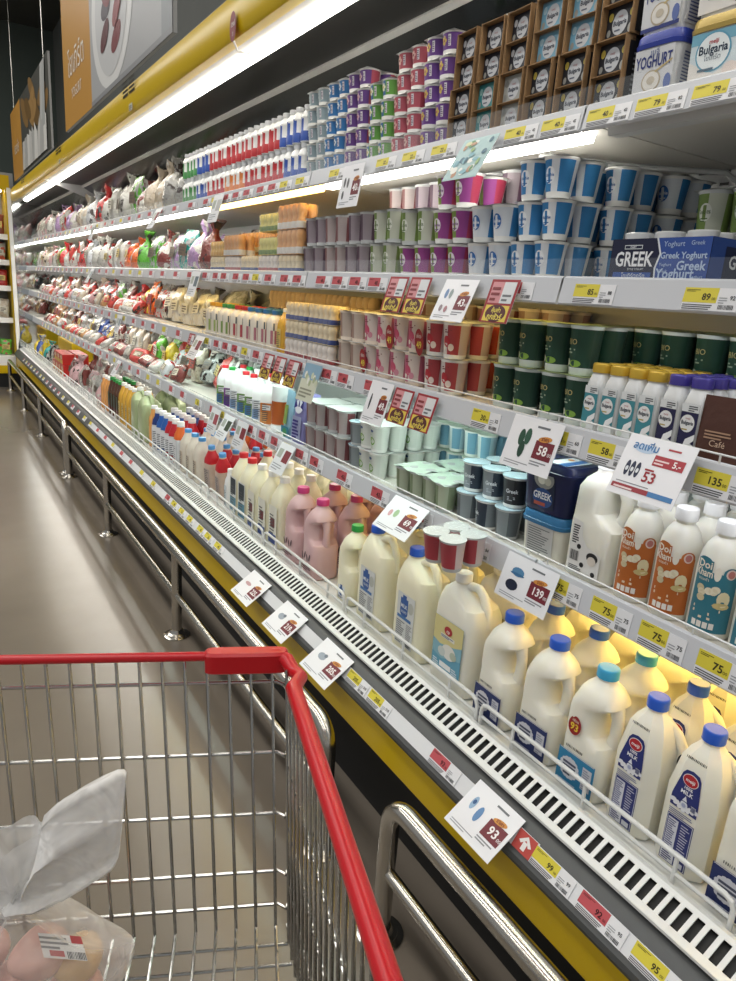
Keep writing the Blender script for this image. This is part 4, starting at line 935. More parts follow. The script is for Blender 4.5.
grid('green', 'small green-capped milk bottle', 'green capped milk bottles', [1.94], (1.19, 1.315), DZ, where='beside the pink milk', scale=(.97, .97, .93))
grid('pink', 'pink milk bottle with pink cap', 'pink milk bottles', [2.19, 2.36], (1.19, 1.33, 1.47), DZ, scale=S11)
grid('whitecap', 'white-capped milk bottle', 'white capped milk bottles', [2.53, 2.645, 2.76], (1.19, 1.31, 1.43, 1.55), DZ)
grid('redcap', 'red-capped milk bottle', 'red capped milk bottles', [2.88, 2.99], (1.19, 1.31, 1.43), DZ)
K['slim'].put((1.165, 3.09, DZ), 0, 'slim white bottle standing beside the red-capped milk bottles')
for i, (x, y, tx, ty) in enumerate([(1.20, 3.25, .12, -.12), (1.20, 3.42, .05, -.10), (1.28, 3.18, -.03, .05), (1.28, 3.3, .04, -.05), (1.28, 3.42, 0, -.06), (1.38, 3.2, 0, 0), (1.38, 3.32, 0, .04)]):
    K['redsh'].put((x, y, DZ+.001+.0375*(abs(tx)+abs(ty))), (tx, ty, .2*(i % 3)), f'red-shouldered milk tea bottle, {nth(i+1)} of the cluster beside the slim white bottle', 'red shouldered bottles')
grid('watercap', 'blue-capped clear drink bottle', 'blue capped drink bottles', [3.58, 3.7, 3.82], (1.19, 1.30, 1.41), DZ)
grid('watercap', 'blue-capped clear drink bottle at the back', 'blue capped drink bottles', [2.95, 3.07, 3.19, 3.31, 3.43], (1.53, ), DZ+.0)
K['tall_orange'].put((1.18, 3.935, DZ), 0, 'white-capped drink bottle with orange shoulder sleeve, front row', 'sleeved drink bottles')
grid(['tall_red', 'tall_red', 'tall_blue', 'tall_blue', 'tall_darkblue'], 'tall sleeved drink bottle with white cap', 'sleeved drink bottles', [4.03, 4.12, 4.21, 4.30, 4.39], (1.18, 1.275, 1.37), DZ, where='deck', rot=.6)
grid(['tall_red', 'tall_orange', 'tall_pale'], 'white-capped bottle with coloured sleeve, back', 'sleeved drink bottles', [3.6, 3.7, 3.8, 3.9], (1.5, 1.59), DZ)
K['orangejuice'].put((1.18, 4.50, DZ), 0, 'orange juice bottle standing between blue sleeved bottles and green juice jugs')
grid('guava', 'pale green juice jug', 'green juice jugs', [4.68, 4.88], (1.20, 1.36), DZ)
grid('amber', 'amber juice bottle', 'amber juice bottles', [5.04, 5.14, 5.24, 5.34], (1.185, 1.285), DZ)
grid('darkgreen', 'dark drink bottle with green cap', 'dark drink bottles', [5.46, 5.55, 5.64, 5.73], (1.185, 1.28), DZ)
grid('orangejuice', 'pale orange juice bottle', 'orange juice bottles', [5.84, 5.93, 6.02], (1.185, 1.275), DZ)
# top shelf
zt = 2.0004
K['goldtub'].put((1.275, .895, zt), .03, 'white and blue yogurt tub with gold lid on the top shelf', 'yogurt tubs')
K['goldtub'].put((1.275, .757, zt), 0, 'gold-lidded yogurt tub nearest the frame edge on the top shelf', 'yogurt tubs')
K['goldtub'].put((1.275, .895, zt+.1155), -.03, 'gold-lidded yogurt tub stacked on top of another gold-lidded tub', 'yogurt tubs')
K['yogtub'].put((1.262, 1.018, zt), .03, 'white YOGHURT tub with deep blue lid, lower of two', 'yogurt tubs')
K['yogtub'].put((1.262, 1.018, zt+.1135), -.03, 'white YOGHURT tub with deep blue lid, upper of two', 'yogurt tubs')
cx = 1.265
for i, (y, lo, up) in enumerate([(1.128, 'ct_yellow', 'ct_yellow'), (1.228, 'ct_yellow', 'ct_blue'), (1.325, 'ct_yellow', 'ct_blue'), (1.42, 'ct_grey', 'ct_black'), (1.515, 'ct_teal', 'ct_black'), (1.61, 'ct_black', 'ct_black')]):
    dn = {'ct_yellow': 'black and yellow', 'ct_blue': 'pale blue', 'ct_grey': 'grey', 'ct_black': 'black and white', 'ct_teal': 'teal'}
    K[lo].put((cx, y, zt), rnd.uniform(-.05, .05), f'{dn[lo]} yogurt carton in cardboard tray, lower tier, {nth(i+1)} stack from the blue-lidded tubs', 'yogurt cartons in trays')
    K[up].put((cx+.004, y-.004, zt+.1285), rnd.uniform(-.05, .05), f'{dn[up]} yogurt carton in cardboard tray, upper tier, {nth(i+1)} stack from the blue-lidded tubs', 'yogurt cartons in trays')
def stack(k, desc, y, x, n, dz, z, where, group='yogurt four-packs in stacks'):
    for t in range(n): K[k].put((x+rnd.uniform(-.004, .004), y+rnd.uniform(-.005, .005), z+t*dz+.0004), rnd.uniform(-.02, .02), fit(desc+',', tierword(t, n), where), group)
stack('s_purple', 'small purple yogurt four-pack', 1.745, 1.285, 5, .0562, zt, 'front row next to the cartons')
stack('s_purple', 'small purple yogurt four-pack', 1.60, 1.43, 6, .0562, zt, 'second row behind the cartons')
stack('s_purple', 'small purple yogurt four-pack', 1.75, 1.43, 5, .0562, zt, 'second row behind the front stack')
stack('s_red', 'small red yogurt four-pack', 1.89, 1.285, 5, .0562, zt, 'between purple and green stacks')
stack('s_green', 'small green yogurt four-pack', 2.035, 1.285, 4, .0562, zt, 'front row stack')
stack('s_green', 'small green yogurt four-pack', 2.03, 1.43, 5, .0562, zt, 'second row stack')
stack('s_mixed', 'small purple and red yogurt four-pack', 2.18, 1.285, 5, .0562, zt, 'between green and blue stacks')
stack('s_blue', 'small blue yogurt four-pack', 2.325, 1.285, 5, .0562, zt, 'beside the clear tubs')
stack('s_clear', 'clear grey dessert four-pack', 2.47, 1.285, 5, .0562, zt, 'beside the small milk bottles')
ys = [2.58+.060*i for i in range(25)]
ks = ['mini_blue']*3+['mini_red']*7+['mini_orange']*4+['mini_red']*4+['mini_blue']*3+['mini_green']*4
grid(ks, 'small milk bottle with coloured label', 'small milk bottles in two tiers', ys, (1.245,), zt, where='lower tier, top shelf', rz=.3)
ks = ['mini_blue']*4+['mini_red']*14+['mini_blue']*3+['mini_green']*4
m = MB(); tb = thing('tray', 'thin clear tray carrying the upper tier of small milk bottles', 'tray', (1.27, 3.275, zt+.1262)); MB().box(-.05, .05, -.75, .75, 0, .0015, ACRYL).obj('sheet', tb)
grid(ks, 'small milk bottle with coloured label', 'small milk bottles in two tiers', ys, (1.25,), zt+.128, where='upper tier, top shelf', rz=.3)
# second shelf
z2 = 1.6624; x1, x2, x3 = 1.282, 1.43, 1.578
K['greekbox'].put((1.268, .938, z2+.0006), .0, 'navy and blue sleeve of six foil-topped yogurt cups reading GREEK')
stack('greygreen', 'green yogurt four-pack', .94, 1.47, 2, .0982, z2, 'standing behind the navy GREEK sleeve')
stack('greygreen', 'green yogurt four-pack', .775, 1.47, 2, .0982, z2, 'behind the near end of the GREEK sleeve')
stack('greygreen', 'pale green yogurt four-pack', 1.105, 1.47, 1, .0982, z2, 'in the gap left of the GREEK sleeve')
stack('bluepack', 'blue yogurt four-pack', 1.30, x1+.01, 3, .0892, z2, 'front row, first blue stack')
stack('bluepack', 'blue yogurt four-pack', 1.275, x2+.03, 3, .0892, z2, 'second row, first blue stack')
stack('bluewhite', 'blue and white yogurt four-pack', 1.255, x3+.05, 3, .0892, z2, 'third row, first blue stack')
stack('bluewhite', 'blue and white yogurt four-pack', 1.467, x1+.01, 2, .0892, z2, 'front row, second stack from the right')
stack('magenta', 'magenta yogurt four-pack', 1.445, x2+.03, 3, .0892, z2, 'second row beside the blue stacks')
stack('magenta', 'magenta yogurt four-pack', 1.634, x1+.01, 3, .0892, z2, 'front row between blue and green stacks')
stack('magenta', 'magenta yogurt four-pack', 1.801, x1+.01, 1, .0892, z2, 'front row under the green four-pack')
K['greygreen'].put((x1+.01, 1.801, z2+.0895), .05, 'green zero-fat yogurt four-pack resting on a magenta one', 'yogurt four-packs in stacks')
stack('greygreen', 'green zero-fat yogurt four-pack', 1.966, x1+.01, 2, .0982, z2, 'front row left of the magenta stacks')
stack('greypurple', 'grey and purple yogurt four-pack', 2.127, x1+.01, 2, .0982, z2, 'front row, first frosted stack')
stack('greyred', 'grey and red yogurt four-pack', 2.288, x1+.01, 2, .0982, z2, 'front row, second frosted stack')
stack('greypurple', 'grey and purple yogurt four-pack', 2.449, x1+.01, 2, .0982, z2, 'front row, last frosted stack')
for i, (k, n) in enumerate((('greypurple', 'grey and purple'), ('greyred', 'grey and red'), ('greypurple', 'grey purple'), ('greyred', 'grey red'))):
    stack(k, f'{n} yogurt four-pack', 1.64+.17*i, x2+.028, 3, .0982, z2, f'second row, {nth(i+1)} frosted stack')
def packs(rows, z, where, group):
    """rows: (kind, colour words, y, x, base tier z, count, dz)"""
    for k, n, y, x, c, dz in rows:
        for t in range(c): K[k].put((x, y, z+t*dz+.0004), 0, fit(f'{n} pack of small drink bottles,', tierword(t, c), where.format(y=y)), group)
w2 = 'pack'
for i in range(5):
    y = 2.64+.205*i
    K['yk_white' if i % 2 else 'yk_cream'].put((1.252, y, z2), 0, f'pack of small pale drink bottles, bottom tier, {nth(i+1)} from the right, second shelf', 'small drink bottle packs')
    if i != 2: K[['yk_peach', 'yk_lemon', 'yk_cream', 'yk_peach', 'yk_yellow'][i]].put((1.252, y, z2+.0705), 0, f'pack of small amber drink bottles, second tier, {nth(i+1)} from the right, second shelf', 'small drink bottle packs')
K['yk_peach'].put((1.252, 2.64, z2+.163), 0, 'pack of small orange drink bottles, third tier, second shelf', 'small drink bottle packs')
K['yk_lemon'].put((1.252, 2.845, z2+.163), 0, 'pack of small lemon drink bottles, third tier, second shelf', 'small drink bottle packs')
for i in range(4): K['yk_peach'].put((1.36, 2.66+.22*i, z2), 0, f'pack of small orange drink bottles, second row, {nth(i+1)} from the right', 'small drink bottle packs')
for i in range(4): K['yk_peach'].put((1.36, 2.66+.22*i, z2+.0925), 0, f'pack of small orange drink bottles, second row upper tier, {nth(i+1)} from the right', 'small drink bottle packs')
# third shelf
z3 = 1.3454
K['yellowpouch'].put((1.25, .645, z3), .0, 'yellow pouch on the third shelf at the right frame edge')
K['brownpouch'].put((1.235, .745, z3), .1, 'dark brown coffee drink pouch beside the purple-capped bottles')
grid(['drinknavy', 'drinknavy', 'drinkteal', 'drinkteal', 'drinkteal', 'drinkteal'], 'drinking yogurt bottle with oval emblem', 'drinking yogurt bottles', [.81, .859, .908, .956, 1.004, 1.052], (1.245, 1.292, 1.339, 1.386), z3, rz=.05, jx=.001)
stack('bio', 'dark green yogurt four-pack', 1.155, 1.295, 2, .1122, z3, 'front row beside the gold-capped bottles')
stack('bio', 'dark green yogurt four-pack', 1.32, 1.292, 2, .1122, z3, 'front row beside the red cups')
for i in range(4): stack('bio', 'dark green yogurt four-pack', .74+.157*i, 1.485, 2, .1122, z3, f'back row, {nth(i+1)} stack from the right')
stack('bio', 'dark green yogurt four-pack', 1.215, 1.645, 2, .1122, z3, 'rearmost row, tall left stack')
stack('bio', 'dark green yogurt four-pack', 1.05, 1.645, 2, .1122, z3, 'rearmost row, right stack')
stack('grapefruit', 'orange-red fruit yogurt four-pack', 1.487, 1.46, 2, .1002, z3, 'second row beside the green cups')
stack('grapefruit', 'orange-red fruit yogurt four-pack', 1.654, 1.462, 2, .1002, z3, 'second row behind the red stack')
stack('redcup', 'red fruit yogurt four-pack', 1.615, 1.29, 2, .1002, z3, 'front row beside the green cups')
stack('redcup', 'red fruit yogurt four-pack', 1.40, 1.64, 2, .1002, z3, 'back row beside the green cups')
stack('pinkcup', 'pink fruit yogurt four-pack', 1.79, 1.29, 2, .1002, z3, 'front row, first pink stack')
stack('pinkcup', 'pink fruit yogurt four-pack', 1.96, 1.29, 2, .1002, z3, 'front row, second pink stack')
stack('tanpack', 'pale tan yogurt four-pack', 2.13, 1.29, 2, .1002, z3, 'front row, right of the drink bottles')
for i in range(3): stack('pinkcup' if i % 2 else 'tanpack', ('pink' if i % 2 else 'tan')+' fruit yogurt four-pack', 1.828+.172*i, 1.465, 2, .1002, z3, f'second row, {nth(i+1)} stack from the red cups')
for i in range(2):
    for t in range(3): K['yk_cream' if t else 'yk_white'].put((1.25, 2.34+.205*i, z3+.0705*t), 0, f'pack of small cream drink bottles, {tierword(t, 3)}{nth(i+1)} from the right, third shelf', 'small drink bottle packs')
for i in range(3):
    for t in range(2): K['yk_tall'].put((1.45, 2.42+.2*i, z3+.103*t), 0, f'pack of taller beige drink bottles, {tierword(t, 2)}{nth(i+1)} from the right, back row', 'small drink bottle packs')
K['amber'].put((1.25, 2.70, z3), 0, 'amber juice bottle on the third shelf beside the cream bottle packs', scale=(.8, .8, .6))
grid(['cb_blue', 'cb_blue', 'cb_blue', 'cb_blue', 'cb_red', 'cb_red', 'cb_green', 'cb_green', 'cb_yellow', 'cb_yellow'], 'square milk bottle with coloured cap', 'square milk bottles', [2.80+.086*i for i in range(10)], (1.25, 1.337), z3)
for i, k in enumerate(('tanpack', 'greyred', 'tanpack', 'greyred')):
    for t in range(2): K[k].put((1.658, 1.62+.21*i, z3+.0004+.126*t), 0, f'large pale yogurt four-pack, {tierword(t, 2)}back row of the third shelf, {nth(i+1)} from the right', 'yogurt four-packs in stacks', scale=(1.04, 1.25, 1.25))
for i in range(5):
    for t in range(2): K['yk_tall'].put((1.60, 2.62+.215*i, z3+.0004+.125*t), 0, f'large beige drink bottle pack, {tierword(t, 2)}rearmost on third shelf, {nth(i+1)} from the right', 'small drink bottle packs', scale=(1.2, 1.05, 1.2))
# fourth shelf
z4 = .9954
K['farm_teal'].put((1.284, .722, z4), .5, 'tall milk bottle with teal wrap label on the fourth shelf', 'round milk bottles')
K['farm_orange'].put((1.284, .814, z4), .5, 'tall milk bottle with orange label, second from the big handled jug', 'round milk bottles')
K['farm_orange'].put((1.284, .906, z4), .5, 'tall milk bottle with orange label, next to the big handled jug', 'round milk bottles')
K['farm_teal'].put((1.284, .630, z4), .5, 'tall milk bottle with teal wrap label, cut by the frame edge', 'round milk bottles')
for j in range(2):
    for i in range(4): K['farm_orange' if i > 1 else 'farm_teal'].put((1.384+.096*j, .63+.093*i, z4), .4, f'white-capped round milk bottle, {ROW[j+1]} row, {nth(i+1)} from the right, fourth shelf', 'round milk bottles')
K['farm_jug'].put((1.302, 1.022, z4), .04, 'white handled milk jug with black and white label beside the orange-labelled bottles', 'milk jugs')
K['farm_jug'].put((1.435, 1.03, z4), .0, 'white handled milk jug standing behind the first one on the fourth shelf', 'milk jugs')
K['whitetub'].put((1.312, 1.177, z4), .03, 'cream yogurt tub with teal lid and paper sleeve, under the navy tub', 'yogurt tubs', scale=(1.1, 1.15, 1.25))
K['navytub'].put((1.31, 1.182, z4+.1165), .03, 'navy yogurt tub with GREEK paper sleeve stacked on a cream tub', 'yogurt tubs', scale=(1.08, 1.08, 1.25))
K['navytub'].put((1.46, 1.175, z4), .0, 'navy yogurt tub standing behind the cream tub, lower of two', 'yogurt tubs')
K['navytub'].put((1.46, 1.175, z4+.1035), 0, 'navy yogurt tub standing behind the front tubs, upper of two', 'yogurt tubs')
cy_ = [1.322, 1.406, 1.49]
grid(['greycup', 'greekcup', 'greycup'], 'grey yogurt cup with foil lid', 'grey yogurt cups', cy_, (1.285, 1.369, 1.453), z4, where='bottom tier', rz=.6, jx=.001)
grid(['blackcup', 'greekcup', 'greekcup'], 'dark yogurt cup with foil lid', 'grey yogurt cups', cy_[:3], (1.300, 1.384), z4+.0862, where='top tier', rz=.6, jx=.001)
grid('greentray', 'pale green yogurt four-pack with crinkled foil', 'foil topped green four-packs', [1.608, 1.752], (1.303, 1.449), z4, rz=.06)
stack('bluelow', 'pale blue yogurt four-pack', 1.79, 1.60, 2, .0942, z4, 'behind the foil-topped green packs')
stack('bluelow', 'pale blue yogurt four-pack', 1.94, 1.60, 2, .0942, z4, 'right of the lime picture cups')
K['lilacpouch'].put((1.585, 1.60, z4), .1, 'lilac pouch with fruit pictures standing behind the foil-topped packs')
K['lilacpouch'].put((1.55, 1.49, z4), .2, 'lilac pouch standing behind the dark grey yogurt cups')
stack('lime', 'white yogurt four-pack with lime picture', 2.0, 1.305, 2, .0942, z4, 'front row')
stack('lime', 'white yogurt four-pack with lime picture', 2.0, 1.452, 2, .0942, z4, 'second row')
stack('greycup', 'grey frosted dessert cup', 2.12, 1.285, 2, .0862, z4, 'left of the lime picture cups', 'grey yogurt cups')
for i in range(2):
    stack('greyred', 'brown fruit dessert four-pack', 2.25+.16*i, 1.312, 2, .0982, z4, f'{nth(i+1)} stack from the lime cups')
    stack('greyred', 'brown fruit dessert four-pack', 2.25+.16*i, 1.475, 2, .0982, z4, f'second row, {nth(i+1)} stack from the lime cups')
K['purplepouch'].put((1.27, 2.56, z4), .1, 'lilac and navy pouch with starburst on the fourth shelf', 'drink pouches')
K['purplepouch'].put((1.33, 2.57, z4), .1, 'lilac pouch standing behind the starburst pouch', 'drink pouches')
K['greenpouch'].put((1.27, 2.665, z4), 0, 'blue and green pouch beside the starburst pouch', 'drink pouches')
K['greenpouch'].put((1.33, 2.665, z4), 0, 'blue and green pouch standing in the second row', 'drink pouches')
K['orange_jar'].put((1.285, 2.80, z4), 0, 'white-topped round bottle with orange band on the fourth shelf')
ys = [2.94+.094*i for i in range(7)]
grid(['grip_orange', 'grip_plain', 'grip_green', 'grip_green', 'grip_plain', 'grip_purple', 'grip_green'], 'white bottle with printed wrap', 'white wrapped bottles', ys, (1.288, 1.385), z4, where='fourth shelf', rot=.75)

# far half: bags and packs
CN = {'#b6b5ae': 'pale', '#b8ab98': 'beige', '#b9302f': 'red', '#d8672c': 'orange', '#5fae3a': 'green', '#2f9c94': 'teal', '#7a3a34': 'brown', '#c7a2a4': 'pink', '#e0c63c': 'yellow', '#1f2022': 'black',
      '#3f5ca8': 'blue', '#8f8f8b': 'grey', '#a88bb4': 'mauve', '#c0563c': 'rust', '#c6c9cc': 'white', '#b88a5c': 'tan', '#c2453f': 'crimson'}
P = {v: k for k, v in CN.items()}
def c(*n): return [P[q] for q in n]
def bags(sn, z, y0, y1, segs, x, step, kinds, scale=1., back=True, lean=.25, xmin=None, ztop=9.):
    i = 0; y = y0
    while y < y1:
        i += 1
        cs = next(c for lim, c in segs if y < lim)
        for j in range(2 if back else 1):
            k = BK[rnd.choice(kinds)] if j == 0 else BK[rnd.choice([0, 1, 3, 4])]
            h = rnd.choice(cs)
            s = scale*rnd.uniform(.92, 1.08); th = rnd.uniform(.05, lean)
            zz = rnd.uniform(.9, 1.06)*s*(1 if j == 0 else 1.05)
            o = k.put((x+(0 if j == 0 else .19*scale), y+rnd.uniform(-.006, .006), z), (rnd.uniform(-.08, .08), th, rnd.uniform(-.15, .15)),
                  fit(f'{CN[h]} bag of food, {nth(i)} from the right in the', 'front' if j == 0 else 'back', f'row of {sn} bags'), f'food bags on the {sn}', color=tuple(lin(h))+(1,), scale=(s*1.05, s*.92, zz))
            settle(o, z+.0004, xmin if j == 0 else None)
            R = o.rotation_euler.to_matrix(); hi = max((R @ Vector((v.co.x*o.scale.x, v.co.y*o.scale.y, v.co.z*o.scale.z))).z for v in o.data.vertices)+o.location.z
            if hi > ztop: o.scale *= (ztop-z)/(hi-z)*.98; settle(o, z+.0004, xmin if j == 0 else None)
            R = o.rotation_euler.to_matrix(); far = max((R @ Vector((v.co.x*o.scale.x, v.co.y*o.scale.y, v.co.z*o.scale.z))).x for v in o.data.vertices)+o.location.x
            o.location.x -= max(0, far-1.742)
        y += step*rnd.uniform(.97, 1.06)
bags('top shelf', zt, 4.14, 10.4, [(4.5, c('grey', 'pale', 'white')), (4.95, c('orange', 'beige', 'rust')), (5.2, c('brown', 'beige')), (5.75, c('green', 'green', 'pale')), (6.2, c('grey', 'pale')), (6.5, c('red',)), (7.6, c('pale', 'white', 'beige')), (8.6, c('pink', 'mauve', 'crimson')), (11, c('white', 'pale', 'pink'))], 1.28, .215, [0, 1, 3, 4], 1.3, xmin=1.205)
bags('second shelf', z2, 3.72, 10.4, [(4.05, c('mauve', 'white', 'brown')), (4.5, c('teal', 'teal', 'mauve')), (4.75, c('brown', 'tan')), (5.2, c('green', 'tan')), (5.6, c('orange', 'pale')), (7.2, c('white', 'pale', 'white')), (8.4, c('red', 'white', 'crimson')), (11, c('pale', 'pink', 'beige', 'green'))], 1.28, .215, [0, 1, 2, 3, 4], 1.2, xmin=1.205, ztop=1.94)
bags('third shelf', z3, 3.80, 10.4, [(4.4, c('black', 'white', 'pale', 'black')), (4.9, c('white', 'black', 'grey')), (5.4, c('red', 'orange', 'red')), (5.9, c('yellow', 'red', 'beige')), (6.2, c('brown', 'pale')), (6.7, c('green', 'pale', 'white')), (8.5, c('crimson', 'beige', 'pink', 'white')), (11, c('brown', 'beige', 'black', 'red'))], 1.36, .205, [0, 2, 3, 5, 8, 9], 1.15, lean=.5, xmin=1.35, ztop=1.60)
bags('fourth shelf', z4, 3.74, 10.4, [(4.25, c('black', 'black', 'crimson')), (4.5, c('white', 'beige', 'grey')), (5.0, c('beige', 'rust', 'white')), (5.6, c('green', 'yellow', 'crimson')), (6.2, c('beige', 'pale')), (6.9, c('tan', 'blue', 'brown')), (8.6, c('white', 'blue', 'white', 'yellow')), (11, c('beige', 'tan', 'brown'))], 1.38, .21, [0, 2, 3, 5, 7, 8], 1.2, lean=.5, xmin=1.38, ztop=1.285)
bags('deck', DZ, 6.2, 7.9, [(6.9, c('pink', 'white', 'pale')), (8.1, c('pale', 'pink', 'brown'))], 1.2, .19, [0, 1, 3, 4], 1.2, xmin=1.13)
bags('far deck', DZ, 8.86, 10.35, [(9.3, c('brown', 'red', 'black')), (11, c('yellow', 'blue', 'teal', 'white'))], 1.2, .2, [0, 1, 2, 3, 4], 1.2, back=False, xmin=1.13)
for j in range(2):
    for i in range(4): K['redbox'].put((1.21+.14*j, 8.06+.19*i-.03*j, DZ), 0, f'red food box, {ROW[j]} row, {nth(i+1)} from the right on the deck', 'red food boxes')
for j in range(2):
    for i in range(3): K['redbox'].put((1.21+.14*j, 8.1+.19*i, DZ+.112), 0, f'red food box in the upper tier, {ROW[j]} row, {nth(i+1)} from the right', 'red food boxes')
i = 0
for sn, z, y0, y1, cs in (('third shelf', z3, 5.2, 10.2, c('crimson', 'beige', 'tan', 'pink', 'pale', 'white', 'rust')), ('fourth shelf', z4, 4.3, 10.2, c('beige', 'tan', 'white', 'crimson', 'pale', 'brown', 'grey'))):
    y = y0; i = 0
    while y < y1:     # flat packs leaning on the price rail in front of the bags
        i += 1; h = rnd.choice(cs)
        o = FP[i % 3].put((SH[sn.split()[0]][0]+.06, y, z+.045), (rnd.uniform(-.25, .25), -rnd.uniform(.45, 1.15), rnd.uniform(-.45, .45)), f'{CN[h]} flat pack leaning in front of the {sn} bags, {nth(i)} from the right', f'flat packs on the {sn}', color=tuple(lin(h))+(1,))
        settle(o, z+.0004); v = [o.rotation_euler.to_matrix() @ q.co for q in o.data.vertices]; o.location.x = SH[sn.split()[0]][0]+.017-min(q.x for q in v)
        y += .27
# yellow crate at the far end of the deck
t = thing('crate', 'yellow ribbed crate standing at the far end of the deck', 'crate', (1.58, 9.9, DZ))
m = MB().box(-.12, .12, -.55, .55, 0, .22, YELLOW)
for i in range(12): m.box(-.127, -.12, -.54+i*.092, -.49+i*.092, .01, .21, YELLOW)
m.obj('shell', t)
NB = {q: Kind(bag(['seal', 0, 'block'][q], [.15, 0, .15][q], .08, .2 if q == 0 else .17, BM[q], 60+q)) for q in (0, 2)}
for k_ in NB.values(): k_.n = 'food_packet'
# stock of the neighbouring cabinet (faces the aisle: turn by 90 degrees)
for k, (z, cs, kind, s) in enumerate(((.44, c('grey', 'pale', 'green'), 2, 1.2), (.95, c('tan', 'pale', 'beige'), 0, 1.1), (1.38, c('orange', 'red', 'orange'), 2, 1.2), (1.72, c('brown', 'rust', 'crimson'), 0, 1.0), (2.05, c('orange', 'brown', 'red'), 2, 1.5))):
    for i in range(5):
        h = rnd.choice(cs); p = NB[kind]
        o = p.put((.876-.172*i, 11.29, z+.003), (.08, 0, pi/2), f'{CN[h]} packet, {nth(i+1)} from the right on the {["lowest", "second", "third", "fourth", "highest"][k]} level of the yellow-framed cabinet', 'packets in the yellow-framed cabinet', color=tuple(lin(h))+(1,), scale=(1., 1.05, s*1.1))
        settle(o, z+.001)
# ------------------------------------------------------------------ price tags and cards
def tag_art(a, W, H, c, price, full, sub=None):
    a.rect(-W/2, 0, W/2, H, '#e9ebee', 0); w = W*.62
    a.rect(-W/2, H*.34, -W/2+w, H, c, 1)
    if not full: a.lines(-W/2+w+.004, H*.1, W/2-.006, H*.8, 3, '#b9bcc2', 1, .4); return a
    dk = '#3a3414' if c == YT else '#4c1418'
    if price: a.text(price, -W/2+w-.013, H*.46, H*.30, dk, 2, 'r', True); a.text('00', -W/2+w-.003, H*.46, H*.13, dk, 2, 'r')
    a.lines(-W/2+.004, H*.82, -W/2+w*.5, H*.94, 2, dk, 2, .4)
    a.lines(-W/2+.002, H*.04, -W/2+w, H*.3, 3, '#4c4f55', 1, .5, 5)
    a.bars(-W/2+w+.006, H*.08, W/2-.006, H*.28, 12, '#3c3f44', 1)
    if sub: a.text(sub, W/2-.012, H*.5, H*.18, '#33363a', 1, bold=True)
    a.lines(-W/2+w+.004, H*.34, W/2-.02, H*.66, 3, '#9a9da4', 1, .4)
    return a
YT, RT = '#e3d22e', '#cf5058'
CWORD = {YT: 'yellow', RT: 'red'}
def rail_map(rail, y):
    if rail == 'bumper': O, U = Vector((.9675, y, .4945)), Vector((.022, 0, .0315))
    else:
        xf, zt_, rh = SH[rail]; O, U = Vector((xf-.0036, y, zt_-rh-.0045)), Vector((.010, 0, rh+.010))
    U = U.normalized(); N = Vector((0, -1, 0)).cross(U)
    return O+N*(.0022 if rail == 'bumper' else .0014), U
WH = {'top': 'top shelf rail', 'second': 'second shelf rail', 'third': 'third shelf rail', 'fourth': 'fourth shelf rail', 'bumper': 'grey bumper'}
TAGK = {}
cnt = {}
def ptag(rail, y, c, price, sub=None, full=True):
    H = .0375 if rail == 'bumper' else SH[rail][2]-.003
    O, U = rail_map(rail, y)
    key = (c, price, sub, round(H, 3), full)
    if key not in TAGK:
        a = tag_art(Art(), .108, H, c, price, full, sub)
        mb = MB().box(.0, .0008, -.054, .054, 0, H, col('#dfe1e4'))
        o = a.build('price_tag', None, front(-.0001), base=mb); tag(o, 'x', 'x'); TAGK[key] = Kind(o)
    k = (rail, c); cnt[k] = cnt.get(k, 0)+1
    ang = math.atan2(U.x, U.z)
    TAGK[key].put(O, (0, ang, 0), fit(f'{CWORD[c]} price tag', f'reading {price},' if price else ',', f'{nth(cnt[k])} {CWORD[c]} tag from the near end of the {WH[rail]}'), 'price tags on the '+WH[rail])
for y, cc, p, s in ((.50, YT, '75', '75'), (.64, YT, '75', '75'), (.775, YT, '75', '75'), (.905, YT, '75', '75'), (1.045, YT, '75', '75'), (1.36, RT, '82', '84'), (1.62, RT, '25', None), (1.86, RT, '43', None), (2.1, RT, '43', None), (2.32, RT, '45', None)): ptag('fourth', y, cc, p, s)
for y, cc, p, s in ((.70, YT, '135', '140'), (.955, YT, '58', '60'), (1.035, YT, '58', '60'), (1.35, YT, '30', '32'), (1.9, RT, '49', None), (2.08, RT, '49', None), (2.2, RT, '49', None)): ptag('third', y+(.05 if p == '58' and y > 1 else 0), cc, p, s)
for y, cc, p, s in ((.785, YT, '89', '92'), (1.05, YT, '85', '88'), (1.28, RT, '42', None), (1.9, RT, '48', None), (2.02, RT, '48', None), (2.14, RT, '48', None), (2.26, RT, '48', None)): ptag('second', y, cc, p, s)
for y, cc, p, s in ((.72, YT, '79', '82'), (.84, YT, '79', '82'), (.96, YT, '79', '82'), (1.08, YT, '40', '42'), (1.21, YT, '40', '42'), (1.33, YT, '40', '42'), (1.62, YT, '22', None), (1.76, YT, '22', None), (1.9, YT, '22', None), (2.2, YT, '22', None)): ptag('top', y, cc, p, s)
for y, cc, p, s in ((.505, YT, '95', '98'), (.63, RT, '92', '95'), (.755, YT, '99', '99'), (1.115, RT, '93', None), (1.415, YT, '205', '210'), (1.535, YT, '205', '210')): ptag('bumper', y, cc, p, s)
y = 2.45
while y < 10.2:
    for rail in ('fourth', 'third', 'second', 'top', 'bumper'):
        yy = y+rnd.uniform(-.02, .02)
        if rail == 'bumper' and y < 2.7: continue
        ptag(rail, yy, rnd.choice([YT, RT, RT]) if rail != 'bumper' else (YT if y < 3.4 else rnd.choice([YT, RT])), rnd.choice(['25', '35', '49', '89']) if y < 4 else None, None, y < 4)
    y += .13 if y < 3.4 else .26
